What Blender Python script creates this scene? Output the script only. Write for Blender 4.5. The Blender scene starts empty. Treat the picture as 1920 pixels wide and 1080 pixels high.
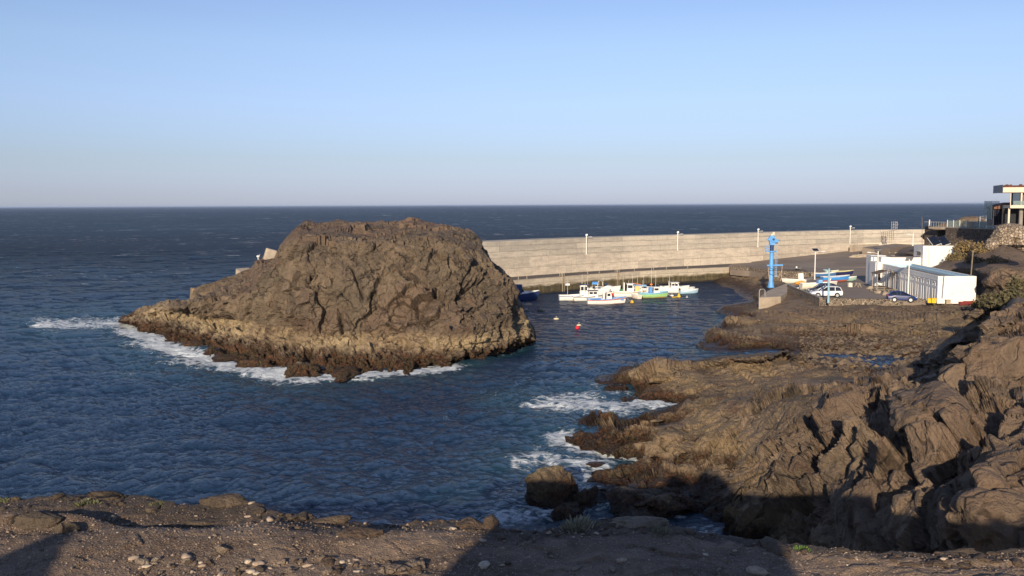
import bpy, math, random
import numpy as np
R = math.radians
# ------------------------------------------------------------ camera, light, exposure
C = bpy.context.scene.collection
scn = bpy.context.scene
CAMZ = 17.0; FPX = 1700.0; PIT = R(5.24); ROL = R(-.24)
SUN_AZ = 13.0; SUN_EL = 16.5          # the light travels towards azimuth 13 deg right of the view
cd = bpy.data.cameras.new('camera'); cam = bpy.data.objects.new('camera', cd); C.objects.link(cam)
cd.sensor_width = 36; cd.lens = 36 * FPX / 1920; cd.clip_start = .3; cd.clip_end = 200000
from mathutils import Matrix, Vector, Euler
cam.matrix_world = Matrix.Translation((0, 0, CAMZ)) @ Matrix.Rotation(R(90) - PIT, 4, 'X') @ Matrix.Rotation(ROL, 4, 'Z')
scn.camera = cam
w = bpy.data.worlds.new('World'); scn.world = w; w.use_nodes = True
nt = w.node_tree; nt.nodes.clear()
sky = nt.nodes.new('ShaderNodeTexSky'); sky.sky_type = 'NISHITA'; sky.sun_disc = False
sky.sun_elevation = R(SUN_EL); sky.sun_rotation = R(180 + SUN_AZ)
sky.altitude = 0; sky.air_density = 1.0; sky.dust_density = .3; sky.ozone_density = 3.0
bg = nt.nodes.new('ShaderNodeBackground'); bg.inputs[1].default_value = .146
hs = nt.nodes.new('ShaderNodeHueSaturation'); hs.inputs['Saturation'].default_value = 1.0
ow = nt.nodes.new('ShaderNodeOutputWorld')
tn = nt.nodes.new('ShaderNodeMix'); tn.data_type = 'RGBA'; tn.blend_type = 'MULTIPLY'; tn.inputs[0].default_value = 1; tn.inputs[7].default_value = (1.02, .98, 1.30, 1)   # camera white balance
hs.inputs['Saturation'].default_value = .82
tc = nt.nodes.new('ShaderNodeTexCoord'); sp = nt.nodes.new('ShaderNodeSeparateXYZ'); mr = nt.nodes.new('ShaderNodeMapRange'); cr_ = nt.nodes.new('ShaderNodeValToRGB')
nt.links.new(tc.outputs['Generated'], sp.inputs[0]); nt.links.new(sp.outputs[2], mr.inputs[0]); mr.inputs[1].default_value = 0; mr.inputs[2].default_value = .25; nt.links.new(mr.outputs[0], cr_.inputs[0]); nt.links.new(cr_.outputs[0], tn.inputs[7])
for q, (zz_, cc_) in enumerate(((.0, (.765, .90, 1.64)), (.02, (.765, .845, 1.47)), (.05, (.85, .89, 1.27)), (.108, (1.04, 1.07, 1.45)), (.167, (1.12, 1.20, 1.48)), (.225, (.98, 1.13, 1.50)))):
    e_ = cr_.color_ramp.elements[q] if q < 2 else cr_.color_ramp.elements.new(zz_ * 4)
    e_.position = zz_ * 4; e_.color = tuple(v / 1.9 for v in cc_) + (1,)
nt.links.new(sky.outputs[0], tn.inputs[6]); nt.links.new(tn.outputs[2], hs.inputs['Color']); nt.links.new(hs.outputs[0], bg.inputs[0]); nt.links.new(bg.outputs[0], ow.inputs[0])
sd = bpy.data.lights.new('sun', 'SUN'); sd.energy = 4.7; sd.angle = R(.53); sd.color = (1, .84, .64)
so = bpy.data.objects.new('sun', sd); C.objects.link(so)
az, el = R(SUN_AZ), R(SUN_EL)
LD = Vector((math.sin(az) * math.cos(el), math.cos(az) * math.cos(el), -math.sin(el)))
so.rotation_euler = LD.to_track_quat('-Z', 'Y').to_euler(); so.location = (-30, -60, 60)
scn.view_settings.view_transform = 'Standard'; scn.view_settings.look = 'None'
scn.view_settings.exposure = 0.3; scn.view_settings.gamma = 1.0
scn.cycles.max_bounces = 5

# ------------------------------------------------------------ pixel -> world helpers (photo pixels 1920x1080)
def rays(px, py):
    px = np.asarray(px, float); py = np.asarray(py, float)
    x = (px - 960) / FPX; y = (540 - py) / FPX; z = -np.ones_like(x)
    c, s = math.cos(ROL), math.sin(ROL); x, y = c * x - s * y, s * x + c * y
    a = math.pi / 2 - PIT; c, s = math.cos(a), math.sin(a); y, z = c * y - s * z, s * y + c * z
    return x, y, z
def P(px, py, z=0.):
    x, y, d = rays(px, py); t = (z - CAMZ) / d
    return np.array([x * t, y * t, np.zeros_like(x * t) + z]).T
def PD(px, py, D):
    x, y, d = rays(px, py); t = D / y
    return np.array([x * t, y * t, CAMZ + d * t]).T

# ------------------------------------------------------------ numpy noise
def _h(ix, iy, iz, s):
    n = (ix.astype(np.int64) * 374761393 + iy.astype(np.int64) * 668265263 + iz.astype(np.int64) * 2147483647 + s * 1274126177) & 0xffffffff
    n = ((n ^ (n >> 13)) * 1103515245) & 0xffffffff
    n = ((n ^ (n >> 15)) * 2246822519) & 0xffffffff
    return ((n ^ (n >> 16)) & 0xffffff) / float(0xffffff)
def vnoise(p, s=0):
    i = np.floor(p); f = p - i; f = f * f * f * (f * (f * 6 - 15) + 10); o = 0
    for a in (0, 1):
        for b in (0, 1):
            for c in (0, 1):
                wgt = (f[:, 0] if a else 1 - f[:, 0]) * (f[:, 1] if b else 1 - f[:, 1]) * (f[:, 2] if c else 1 - f[:, 2])
                o = o + wgt * _h(i[:, 0] + a, i[:, 1] + b, i[:, 2] + c, s)
    return o * 2 - 1
def fbm(p, oct=4, s=0, g=.5):
    o = 0; a = 1.; k = 1.
    for q in range(oct):
        o = o + a * vnoise(p * k + q * 17.3, s + q); a *= g; k *= 2.03
    return o
def worley(p, s=0):
    i = np.floor(p); n = len(p)
    f1 = np.full(n, 9.); f2 = np.full(n, 9.); rid = np.zeros((n, 3)); dv = np.zeros((n, 3))
    for a in (-1, 0, 1):
        for b in (-1, 0, 1):
            for c in (-1, 0, 1):
                x, y, z = i[:, 0] + a, i[:, 1] + b, i[:, 2] + c
                r = np.array([_h(x, y, z, s), _h(x, y, z, s + 11), _h(x, y, z, s + 23)]).T
                v = p - (np.array([x, y, z]).T + r)
                d = np.sqrt((v * v).sum(1))
                m = d < f1
                f2 = np.where(m, f1, np.minimum(f2, d)); f1 = np.where(m, d, f1)
                dv = np.where(m[:, None], v, dv)
                rid = np.where(m[:, None], np.array([r[:, 1], r[:, 2], (r[:, 0] * 7.31) % 1]).T, rid)
    return f1, f2, rid, dv
def facets(p, size, height, tilt, crack, s=0, cw=.10):
    """rock blocks: every Voronoi cell stands a little proud, leans its own way, and is cut off by a crack"""
    q = p / np.asarray(size); q = q + .16 * np.array([fbm(q * 1.3, 2, s + 50), fbm(q * 1.3 + 9, 2, s + 51), fbm(q * 1.3 + 5, 2, s + 52)]).T
    f1, f2, r, v = worley(q, s)
    return (r[:, 0] - .5) * height + ((r[:, 1] - .5) * v[:, 0] + (r[:, 2] - .5) * v[:, 1] + (r[:, 0] - .5) * v[:, 2]) * 2 * tilt - crack * np.exp(-(f2 - f1) / cw) * np.clip(vnoise(q * .9 + 31.7, s + 60) * 2.2 + .45, 0, 1.3)

# ------------------------------------------------------------ scene helpers
def link(me, name, m=None, parent=None):
    o = bpy.data.objects.new(name, me); C.objects.link(o)
    if m is not None and len(me.materials) == 0: me.materials.append(m)
    if parent is not None: o.parent = parent
    return o
def tag(o, label=None, cat=None, group=None, kind=None):
    if label: o['label'] = label
    if cat: o['category'] = cat
    if group: o['group'] = group
    if kind: o['kind'] = kind
    return o
def empty(name, loc=(0, 0, 0), rz=0, label=None, cat=None, group=None):
    o = bpy.data.objects.new(name, None); C.objects.link(o); o.location = tuple(float(v) for v in loc); o.rotation_euler = (0, 0, rz)
    o.empty_display_size = .3
    return tag(o, label, cat, group)
def dup(o, loc=None, rz=None, label=None, sc=None, parent=None):
    c = o.copy(); C.objects.link(c); c.parent = parent
    if loc is not None: c.location = tuple(float(v) for v in loc)
    if rz is not None: c.rotation_euler = (c.rotation_euler[0], c.rotation_euler[1], rz)
    if sc is not None: c.scale = sc if hasattr(sc, '__len__') else (sc, sc, sc)
    if label: c['label'] = label
    for ch in list(o.children): dup(ch, parent=c)
    return c
def gridmesh(name, V, nr, nc, m, smooth=True, keep=None, sharp=None):
    """V: (nr*nc,3) row-major"""
    idx = np.arange(nr * nc).reshape(nr, nc)
    q = np.stack([idx[:-1, :-1], idx[:-1, 1:], idx[1:, 1:], idx[1:, :-1]], -1).reshape(-1, 4)
    if keep is not None: q = q[keep.reshape(-1)[q].any(1)]
    me = bpy.data.meshes.new(name)
    me.vertices.add(len(V)); me.vertices.foreach_set('co', np.ascontiguousarray(V, np.float32).ravel())
    me.loops.add(q.size); me.loops.foreach_set('vertex_index', q.ravel().astype(np.int32))
    me.polygons.add(len(q)); me.polygons.foreach_set('loop_start', np.arange(0, q.size, 4, dtype=np.int32))
    me.polygons.foreach_set('use_smooth', np.full(len(q), smooth))
    me.update(calc_edges=True); me.validate()
    return link(me, name, m)
def gnormals(V, nr, nc):
    G = V.reshape(nr, nc, 3); a = np.gradient(G, axis=1); b = np.gradient(G, axis=0)
    n = np.cross(a, b).reshape(-1, 3); l = np.linalg.norm(n, axis=1, keepdims=True); return n / np.maximum(l, 1e-9)
def boxblur(A, k):
    for ax in (0, 1):
        p = np.pad(A, [(k, k) if i == ax else (0, 0) for i in range(2)], mode='edge')
        c = np.cumsum(p, axis=ax); c = np.insert(c, 0, 0, axis=ax)
        A = (np.take(c, range(2 * k + 1, c.shape[ax]), axis=ax) - np.take(c, range(0, c.shape[ax] - 2 * k - 1), axis=ax)) / (2 * k + 1)
    return A
def densify(pts, step=14.):
    o = []
    for a, b in zip(pts[:-1], pts[1:]):
        a = np.array(a, float); b = np.array(b, float); n = max(1, int(np.hypot(b[0] - a[0], (b[1] - a[1]) * 1.6) / step))
        for k in range(n): o.append(a + (b - a) * k / n)
    o.append(np.array(pts[-1], float)); return np.array(o)
def shepard(PX, PY, pts, p=4.0, ky=1.7, eps=4.):
    out = np.zeros(PX.size); px = PX.ravel(); py = PY.ravel()
    for s in range(0, px.size, 20000):
        d2 = (px[s:s + 20000, None] - pts[:, 0]) ** 2 + (ky * (py[s:s + 20000, None] - pts[:, 1])) ** 2 + eps
        wg = d2 ** (-p / 2); out[s:s + 20000] = (wg * pts[:, 2]).sum(1) / wg.sum(1)
    return out.reshape(PX.shape)

class MB:
    """collects simple solids into one mesh"""
    def __init__(s): s.v = []; s.f = []
    def add(s, vs, fs):
        b = len(s.v); s.v += [tuple(float(c) for c in v) for v in vs]; s.f += [tuple(b + i for i in f) for f in fs]; return s
    def box(s, x0, x1, y0, y1, z0, z1, rot=None, piv=None):
        vs = [(x, y, z) for z in (z0, z1) for x, y in ((x0, y0), (x1, y0), (x1, y1), (x0, y1))]
        if rot:
            pv = Vector(piv or ((x0 + x1) / 2, (y0 + y1) / 2, (z0 + z1) / 2)); E = Euler(rot).to_matrix(); vs = [tuple(pv + E @ (Vector(v) - pv)) for v in vs]
        return s.add(vs, [(3, 2, 1, 0), (4, 5, 6, 7), (0, 1, 5, 4), (1, 2, 6, 5), (2, 3, 7, 6), (3, 0, 4, 7)])
    def tube(s, pts, r, n=8, cap=True):
        pts = [Vector([float(c) for c in p]) for p in pts]; rr = r if hasattr(r, '__len__') else [r] * len(pts); vs = []
        for i, p in enumerate(pts):
            d = (pts[min(i + 1, len(pts) - 1)] - pts[max(i - 1, 0)]).normalized()
            u = d.orthogonal().normalized() if i == 0 else (u - d * u.dot(d)).normalized(); q = d.cross(u)
            vs += [tuple(p + (u * math.cos(2 * math.pi * k / n) + q * math.sin(2 * math.pi * k / n)) * rr[i]) for k in range(n)]
        fs = [(i * n + k, i * n + (k + 1) % n, (i + 1) * n + (k + 1) % n, (i + 1) * n + k) for i in range(len(pts) - 1) for k in range(n)]
        if cap: fs += [tuple(range(n))[::-1], tuple(range((len(pts) - 1) * n, len(pts) * n))]
        return s.add(vs, fs)
    def cone(s, x, y, z0, z1, r0, r1, n=16): return s.tube([(x, y, z0), (x, y, z1)], [r0, r1], n)
    def prism(s, poly, z0, z1):
        n = len(poly); vs = [(p[0], p[1], z0) for p in poly] + [(p[0], p[1], z1) for p in poly]
        return s.add(vs, [tuple(range(n))[::-1], tuple(range(n, 2 * n))] + [(i, (i + 1) % n, n + (i + 1) % n, n + i) for i in range(n)])
    def prof(s, poly, y0, y1):   # (x,z) outline extruded along y
        n = len(poly); vs = [(p[0], y0, p[1]) for p in poly] + [(p[0], y1, p[1]) for p in poly]
        return s.add(vs, [tuple(range(n)), tuple(range(n, 2 * n))[::-1]] + [(n + i, n + (i + 1) % n, (i + 1) % n, i) for i in range(n)])
    def ball(s, c, r, n=12, m=8):
        rr = r if hasattr(r, '__len__') else (r, r, r); vs = []
        for j in range(m + 1):
            t = math.pi * (j + .02 if j == 0 else (j - .02 if j == m else j)) / m
            vs += [(c[0] + rr[0] * math.sin(t) * math.cos(2 * math.pi * k / n), c[1] + rr[1] * math.sin(t) * math.sin(2 * math.pi * k / n), c[2] + rr[2] * math.cos(t)) for k in range(n)]
        return s.add(vs, [(j * n + k, (j + 1) * n + k, (j + 1) * n + (k + 1) % n, j * n + (k + 1) % n) for j in range(m) for k in range(n)])
    def loft(s, secs, close=False, caps=True):
        n = len(secs[0]); vs = [p for sc in secs for p in sc]
        fs = [(i * n + k, i * n + (k + 1) % n, (i + 1) * n + (k + 1) % n, (i + 1) * n + k) for i in range(len(secs) - 1) for k in range(n if close else n - 1)]
        if caps and close: fs += [tuple(range(n))[::-1], tuple(range((len(secs) - 1) * n, len(secs) * n))]
        return s.add(vs, fs)
    def build(s, name, m, parent=None, smooth=False, bevel=0):
        me = bpy.data.meshes.new(name); me.from_pydata(s.v, [], s.f); me.update()
        import bmesh
        bm = bmesh.new(); bm.from_mesh(me); bmesh.ops.recalc_face_normals(bm, faces=bm.faces)
        if smooth:
            for f in bm.faces: f.smooth = True
            for e in bm.edges: e.smooth = not (len(e.link_faces) == 2 and e.calc_face_angle(0) > .7)
        bm.to_mesh(me); bm.free()
        o = link(me, name, m, parent)
        if bevel:
            md = o.modifiers.new('bevel', 'BEVEL'); md.width = bevel; md.segments = 2; md.limit_method = 'ANGLE'
        return o

# ------------------------------------------------------------ materials
def newmat(name):
    m = bpy.data.materials.new(name); m.use_nodes = True; t = m.node_tree; b = t.nodes['Principled BSDF']; return m, t, b
class NT:
    def __init__(s, t): s.t = t; s.g = None
    def n(s, ty, **k):
        x = s.t.nodes.new(ty)
        for a, v in k.items(): setattr(x, a, v)
        return x
    def l(s, a, b): s.t.links.new(a, b)
    def put(s, sock, v):
        if hasattr(v, 'is_linked'): s.l(v, sock)
        elif hasattr(v, '__len__') and sock.type == 'RGBA' and len(v) == 3: sock.default_value = (*v, 1)
        else: sock.default_value = v
    def pos(s):
        if not s.g: s.g = s.n('ShaderNodeNewGeometry')
        return s.g.outputs['Position']
    def objc(s): return s.n('ShaderNodeTexCoord').outputs['Object']
    def mapv(s, v, sc=(1, 1, 1), rot=(0, 0, 0)):
        x = s.n('ShaderNodeMapping'); s.l(v, x.inputs[0]); x.inputs['Scale'].default_value = sc; x.inputs['Rotation'].default_value = rot; return x.outputs[0]
    def noise(s, v, scale, det=4, rough=.55, dist=0):
        x = s.n('ShaderNodeTexNoise'); s.l(v, x.inputs['Vector']); x.inputs['Scale'].default_value = scale; x.inputs['Detail'].default_value = det; x.inputs['Roughness'].default_value = rough; x.inputs['Distortion'].default_value = dist; return x.outputs[0]
    def vor(s, v, scale, feat='F1', out=0, rnd=1):
        x = s.n('ShaderNodeTexVoronoi', feature=feat); s.l(v, x.inputs['Vector']); x.inputs['Scale'].default_value = scale; x.inputs['Randomness'].default_value = rnd; return x.outputs[out]
    def math(s, op, a, b=0., clamp=False):
        x = s.n('ShaderNodeMath', operation=op); x.use_clamp = clamp; s.put(x.inputs[0], a); s.put(x.inputs[1], b); return x.outputs[0]
    def rng(s, v, a, b, c=0., d=1., smooth=True):
        x = s.n('ShaderNodeMapRange'); x.interpolation_type = 'SMOOTHSTEP' if smooth else 'LINEAR'; s.put(x.inputs[0], v)
        for i, q in enumerate((a, b, c, d)): x.inputs[i + 1].default_value = q
        return x.outputs[0]
    def mix(s, f, a, b, bl='MIX'):
        x = s.n('ShaderNodeMix', data_type='RGBA', blend_type=bl); s.put(x.inputs[0], f); s.put(x.inputs[6], a); s.put(x.inputs[7], b); return x.outputs[2]
    def sep(s, v): x = s.n('ShaderNodeSeparateXYZ'); s.l(v, x.inputs[0]); return x.outputs
    def attr(s, nm): return s.n('ShaderNodeAttribute', attribute_name=nm).outputs['Fac']
    def bump(s, h, dist, strength=1., prev=None):
        x = s.n('ShaderNodeBump'); s.put(x.inputs['Height'], h); x.inputs['Distance'].default_value = dist; x.inputs['Strength'].default_value = strength
        if prev is not None: s.l(prev, x.inputs['Normal'])
        return x.outputs[0]
_mc = {}
def mat(name, col, rough=.55, metal=0., var=.18, scale=1.5, bump=.0, spec=.4, dirt=None):
    """painted / plain surface with wear mottling in object space"""
    if name in _mc: return _mc[name]
    m, t, b = newmat(name); k = NT(t); o = k.objc()
    n = k.noise(o, scale, 6, .65)
    c = k.mix(k.rng(n, .3, .75), tuple(v * (1 - var) for v in col), tuple(min(1, v * (1 + var * .6)) for v in col))
    if dirt:
        c = k.mix(k.math('MULTIPLY', k.rng(k.noise(o, scale * 2.7, 5, .7), .52, .75), .6), c, dirt)
    k.l(c, b.inputs['Base Color']); b.inputs['Roughness'].default_value = rough; b.inputs['Metallic'].default_value = metal
    b.inputs['Specular IOR Level'].default_value = spec
    if bump: k.l(k.bump(k.noise(o, scale * 6, 5), bump), b.inputs['Normal'])
    _mc[name] = m; return m
def rockmat(name, dark, mid, light, ochre=(.34, .25, .13), zo=(0, 0), algae=1.2, wet=.5, red=.15, fine=1., zt=None, top=None, crackscale=.9, seed=0.):
    m, t, b = newmat(name); k = NT(t); p0 = k.pos(); p = k.mapv(p0, (1, 1, 1)); t.nodes[-1].inputs['Location'].default_value = (seed, seed, 0)
    z = k.sep(p0)[2]
    n0 = k.noise(p, .22, 5, .6); n1 = k.noise(p, .9, 8, .62, .4); n2 = k.noise(p, 5 * fine, 8, .7); n3 = k.noise(p, 26 * fine, 4, .7)
    f = k.math('ADD', k.math('MULTIPLY', n1, .55), k.math('MULTIPLY', n2, .45))
    c = k.mix(k.rng(f, .34, .52), dark, mid); c = k.mix(k.rng(f, .5, .68), c, light)
    c = k.mix(k.math('MULTIPLY', k.rng(n0, .52, .68), .6), c, light)
    c = k.mix(k.math('MULTIPLY', k.rng(k.noise(p, .45, 6, .6), .55, .7), red * 3), c, (.15, .058, .028))
    c = k.mix(k.math('MULTIPLY', k.rng(n3, .58, .8), .35), c, tuple(v * 1.8 for v in light))
    zz = k.math('ADD', z, k.math('MULTIPLY', k.math('SUBTRACT', n1, .5), 1.6)); zz = k.math('ADD', zz, k.math('MULTIPLY', k.math('SUBTRACT', n2, .5), .9))
    if top: c = k.mix(k.math('MULTIPLY', k.rng(zz, zt[0], zt[1]), .75), c, top)
    if zo[1] > zo[0]:
        mk = k.math('MULTIPLY', k.rng(zz, zo[0] - .35, zo[0] + .35), k.rng(zz, zo[1] + .55, zo[1] - .35)); mk = k.math('MULTIPLY', mk, k.rng(n0, .36, .52, .35, .95))
        c = k.mix(mk, c, ochre)
    wv = k.n('ShaderNodeVectorMath', operation='ADD'); k.l(p, wv.inputs[0]); wn_ = k.n('ShaderNodeTexNoise'); k.l(p, wn_.inputs['Vector']); wn_.inputs['Scale'].default_value = .6; wn_.inputs['Detail'].default_value = 2
    wm_ = k.n('ShaderNodeVectorMath', operation='SCALE'); k.l(wn_.outputs['Color'], wm_.inputs[0]); wm_.inputs['Scale'].default_value = 2.2 / crackscale * .5; k.l(wm_.outputs[0], wv.inputs[1]); pw = wv.outputs[0]
    pwr = k.mapv(pw, (1, 1, .75), (.2, .35, .3))
    e1 = k.vor(pwr, crackscale * .8, 'DISTANCE_TO_EDGE'); e2 = k.vor(pwr, crackscale * 2.6, 'DISTANCE_TO_EDGE')
    cm = k.math('MULTIPLY', k.rng(e1, .035, .0), k.rng(k.noise(p, .5, 3), .47, .60)); cm2 = k.math('MULTIPLY', k.rng(e2, .06, .0), k.rng(k.noise(p, .8, 3), .50, .64))
    bc = k.sep(k.vor(pwr, crackscale * .8, 'F1', 1)); c = k.mix(k.math('MULTIPLY', k.rng(bc[0], .2, .9), .30), c, tuple(v * 1.25 for v in light)); c = k.mix(k.math('MULTIPLY', k.rng(bc[1], .5, .9), .22), c, (.085, .080, .060))
    c = k.mix(k.math('MULTIPLY', cm, .75), c, (.018, .013, .010)); c = k.mix(k.math('MULTIPLY', cm2, .5), c, (.025, .018, .013))
    stn = k.noise(k.mapv(p, (1.1, 1.1, .22)), 1, 6, .65, .5); c = k.mix(k.math('MULTIPLY', k.rng(stn, .50, .70), .45), c, (.055, .045, .035)); c = k.mix(k.math('MULTIPLY', k.rng(stn, .46, .30), .35), c, tuple(v * 1.2 for v in light))
    c = k.mix(k.math('MULTIPLY', k.rng(k.noise(p, .13, 4, .6), .48, .60), .40), c, (.17, .105, .070))
    am = k.rng(zz, algae + .3, algae - .5)
    c = k.mix(am, c, k.mix(k.rng(n2, .4, .6), (.030, .020, .010), k.mix(k.rng(n1, .45, .6), (.14, .062, .026), (.085, .060, .028))))
    wm = k.rng(zz, wet + .25, wet - .35)
    c = k.mix(k.math('MULTIPLY', wm, .7), c, (.022, .013, .009))
    k.l(c, b.inputs['Base Color']); k.l(k.rng(wm, 0, 1, .88, .30), b.inputs['Roughness']); b.inputs['Specular IOR Level'].default_value = .35
    cr = k.vor(p, crackscale, 'DISTANCE_TO_EDGE'); crk = k.rng(cr, 0, .06)
    cr2 = k.rng(k.vor(k.mapv(p, (1, 1, .6), (.3, .2, 0)), crackscale * 3.4, 'DISTANCE_TO_EDGE'), 0, .09)
    h = k.math('ADD', k.math('MULTIPLY', k.noise(p, 1.6, 10, .66), .8), k.math('MULTIPLY', cr2, .02)); h = k.math('ADD', h, k.math('MULTIPLY', crk, .04))
    h = k.math('SUBTRACT', h, k.math('MULTIPLY', cm, .25)); h = k.math('SUBTRACT', h, k.math('MULTIPLY', cm2, .06)); h = k.math('ADD', h, k.math('MULTIPLY', bc[2], .12))
    h = k.math('ADD', h, k.math('MULTIPLY', k.math('ABSOLUTE', k.math('SUBTRACT', k.noise(p, 1.9, 8, .62, .3), .5)), .6))
    k.l(k.bump(h, .85 / fine ** .5), b.inputs['Normal'])
    return m
def rubblemat(name, dark, light, scale=2.6, mortar=(.30, .24, .17)):
    m, t, b = newmat(name); k = NT(t); p = k.pos()
    e = k.vor(p, scale, 'DISTANCE_TO_EDGE'); cc = k.vor(p, scale, 'F1', 1)
    c = k.mix(k.sep(cc)[0], dark, light); c = k.mix(k.math('MULTIPLY', k.noise(p, 9, 4), .4), c, (.05, .04, .03))
    c = k.mix(k.rng(e, .10, .03), c, mortar); k.l(c, b.inputs['Base Color']); b.inputs['Roughness'].default_value = .9
    k.l(k.bump(k.math('ADD', k.rng(e, 0, .16), k.math('MULTIPLY', k.noise(p, 12, 4), .3)), .09), b.inputs['Normal']); return m

# ============================================================ LARGE STRUCTURE
M_ISLET = rockmat('islet_rock', (.070, .050, .034), (.145, .106, .070), (.25, .185, .118), ochre=(.46, .35, .20), zo=(1.6, 2.9), algae=1.35, wet=.25, red=.06, crackscale=.30, top=(.19, .125, .085), zt=(13.2, 14.6))
M_COAST = rockmat('coast_rock', (.066, .047, .033), (.172, .125, .083), (.32, .23, .150), ochre=(.30, .21, .11), zo=(1.1, 2.0), algae=1.15, wet=.55, red=.16, crackscale=.45, top=(.25, .175, .115), zt=(4.8, 6.8))
M_BOULD = rockmat('boulder_rock', (.055, .040, .030), (.11, .080, .055), (.20, .145, .095), zo=(0, 0), algae=-5, wet=-6, red=.06, crackscale=1.3, fine=2)
M_WETR = rockmat('wet_boulder_rock', (.055, .040, .025), (.11, .080, .045), (.30, .22, .12), zo=(2.2, 9), ochre=(.42, .32, .17), algae=1.3, wet=.5, red=.1, crackscale=1.3, fine=2)

# ---------------------------------------------------------------- sea
def ocean_tile(N, L, wind, wdir, seed, choppy, hs, spr=2.5):
    g = np.random.RandomState(seed); k1 = np.fft.fftfreq(N, L / N) * 2 * np.pi; kx, ky = np.meshgrid(k1, k1); kk = np.hypot(kx, ky); kk[0, 0] = 1e-6
    Lw = wind * wind / 9.81; c = (kx * math.cos(wdir) + ky * math.sin(wdir)) / kk
    ph = np.exp(-1 / (kk * Lw) ** 2) / kk ** 4 * (abs(c) ** spr + .04) * np.exp(-(kk * .06) ** 2); ph[0, 0] = 0
    h = np.sqrt(ph) * (g.randn(N, N) + 1j * g.randn(N, N)); r = np.real(np.fft.ifft2(h)); s = hs / 4 / r.std()
    return r * s, np.real(np.fft.ifft2(-1j * kx / kk * h)) * s * choppy, np.real(np.fft.ifft2(-1j * ky / kk * h)) * s * choppy
def samp(T, L, x, y):
    N = T.shape[0]; u = (x / L * N) % N; v = (y / L * N) % N; i = np.floor(u).astype(int) % N; j = np.floor(v).astype(int) % N; a = u - np.floor(u); b = v - np.floor(v)
    i1 = (i + 1) % N; j1 = (j + 1) % N
    return T[j, i] * (1 - a) * (1 - b) + T[j, i1] * a * (1 - b) + T[j1, i] * (1 - a) * b + T[j1, i1] * a * b
def build_sea():
    tt = np.concatenate([17. / np.array([90000, 30000, 15000, 9000, 6000]), np.arange(.0036, .44, .00078), np.arange(.45, 3, .12)])
    uu = np.concatenate([np.linspace(-2.2, -.68, 26)[:-1], np.arange(-.68, .70, .00118), np.linspace(.71, 2.2, 26)])
    T, U = np.meshgrid(tt, uu, indexing='ij'); Y = 17. / T; X = U * Y; nr, nc = T.shape
    x = X.ravel(); y = Y.ravel(); dD = (y * y / 17 * .00078)
    z = np.zeros_like(x); ox = np.zeros_like(x); oy = np.zeros_like(x)
    cx, sx, sy = .8253, .5646, 0
    pix = None
    # sheltered water inside the harbour is calmer
    px = 960 + U * FPX * .997; py = 384 + 17 / Y * FPX * 1.0
    shel = np.clip((px - 960) / 60, 0, 1) * np.clip((690 - py) / 60, 0, 1) * np.clip((py - 450) / 40, 0, 1)
    amp = (1 - .55 * shel).ravel()
    for (N, L, wi, wd, sd_, ch, hs, lim, rot) in ((512, 131., 6.0, R(-68), 3, 1.0, .50, 3.4, .0), (512, 37.3, 3.2, R(-78), 5, 1.1, .40, .75, .5), (256, 10.7, 1.8, R(-75), 8, 1.0, .20, .26, -.4)):
        h, dx, dy = ocean_tile(N, L, wi, wd, sd_, ch, hs)
        c, s = math.cos(rot), math.sin(rot); xr = c * x - s * y; yr = s * x + c * y
        f = amp * np.clip(2.2 - dD / lim, 0, 1)
        z += f * samp(h, L, xr, yr); a = f * samp(dx, L, xr, yr); b = f * samp(dy, L, xr, yr)
        ox += c * a + s * b; oy += -s * a + c * b
    # shore foam and churned water, drawn where the swell breaks on the rocks
    FO = [([(70, 607), (150, 604), (235, 604)], 20, 1.0), ([(235, 612), (300, 645), (350, 664), (420, 683), (500, 700), (570, 708)], 26, 1.12),
          ([(250, 640), (310, 672), (400, 690), (480, 700)], 26, .62), ([(560, 706), (650, 708), (760, 700), (850, 692)], 13, 1.2), ([(850, 690), (900, 684), (1000, 645)], 4, .6),
          ([(300, 655), (420, 668)], 24, .7), ([(1010, 765), (1090, 762), (1180, 770), (1275, 757)], 26, .98), ([(1060, 740), (1180, 745)], 16, .7), ([(930, 750), (1000, 745)], 14, .4),
          ([(1050, 825), (1110, 848), (1180, 853), (1240, 876)], 26, 1.2), ([(1130, 850), (1225, 868)], 24, 1.3), ([(970, 880), (1000, 870), (1060, 875), (1120, 885)], 26, .95), ([(1100, 910), (1125, 935)], 18, .8),
          ([(940, 975), (1000, 968), (1060, 962), (1090, 950)], 34, .92), ([(1120, 725), (1180, 758)], 10, .6), ([(1010, 845), (1060, 850)], 14, .7), ([(1290, 660), (1330, 662), (1400, 660)], 7, .6), ([(220, 706), (240, 704)], 6, .5),
          ([(1180, 948), (1290, 990)], 12, .7), ([(1350, 590), (1340, 640)], 5, .3)]
    fo = np.zeros(nr * nc); te = np.zeros(nr * nc); pxf = px.ravel(); pyf = py.ravel(); sel = np.where((pyf > 560) & (pyf < 1080) & (pxf > 0) & (pxf < 1500))[0]
    for pl, r, st in FO:
        for q in densify(pl, r * .6 + 3):
            ii = sel[(abs(pxf[sel] - q[0]) < 7 * r) & (abs(pyf[sel] - q[1]) < 4 * r)]
            d2 = ((pxf[ii] - q[0]) / 1.6) ** 2 + ((pyf[ii] - q[1]) * 1.25) ** 2
            fo[ii] = np.maximum(fo[ii], st * np.exp(-d2 / r ** 2)); te[ii] = np.maximum(te[ii], np.exp(-d2 / (r * 2.2) ** 2))
    V = np.array([x + ox, y + oy, z]).T
    m, t, b = newmat('sea_water'); k = NT(t); p = k.pos()
    foam = k.attr('foam'); teal = k.attr('teal')
    pa = k.mapv(p, (1, 1, 0))
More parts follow.
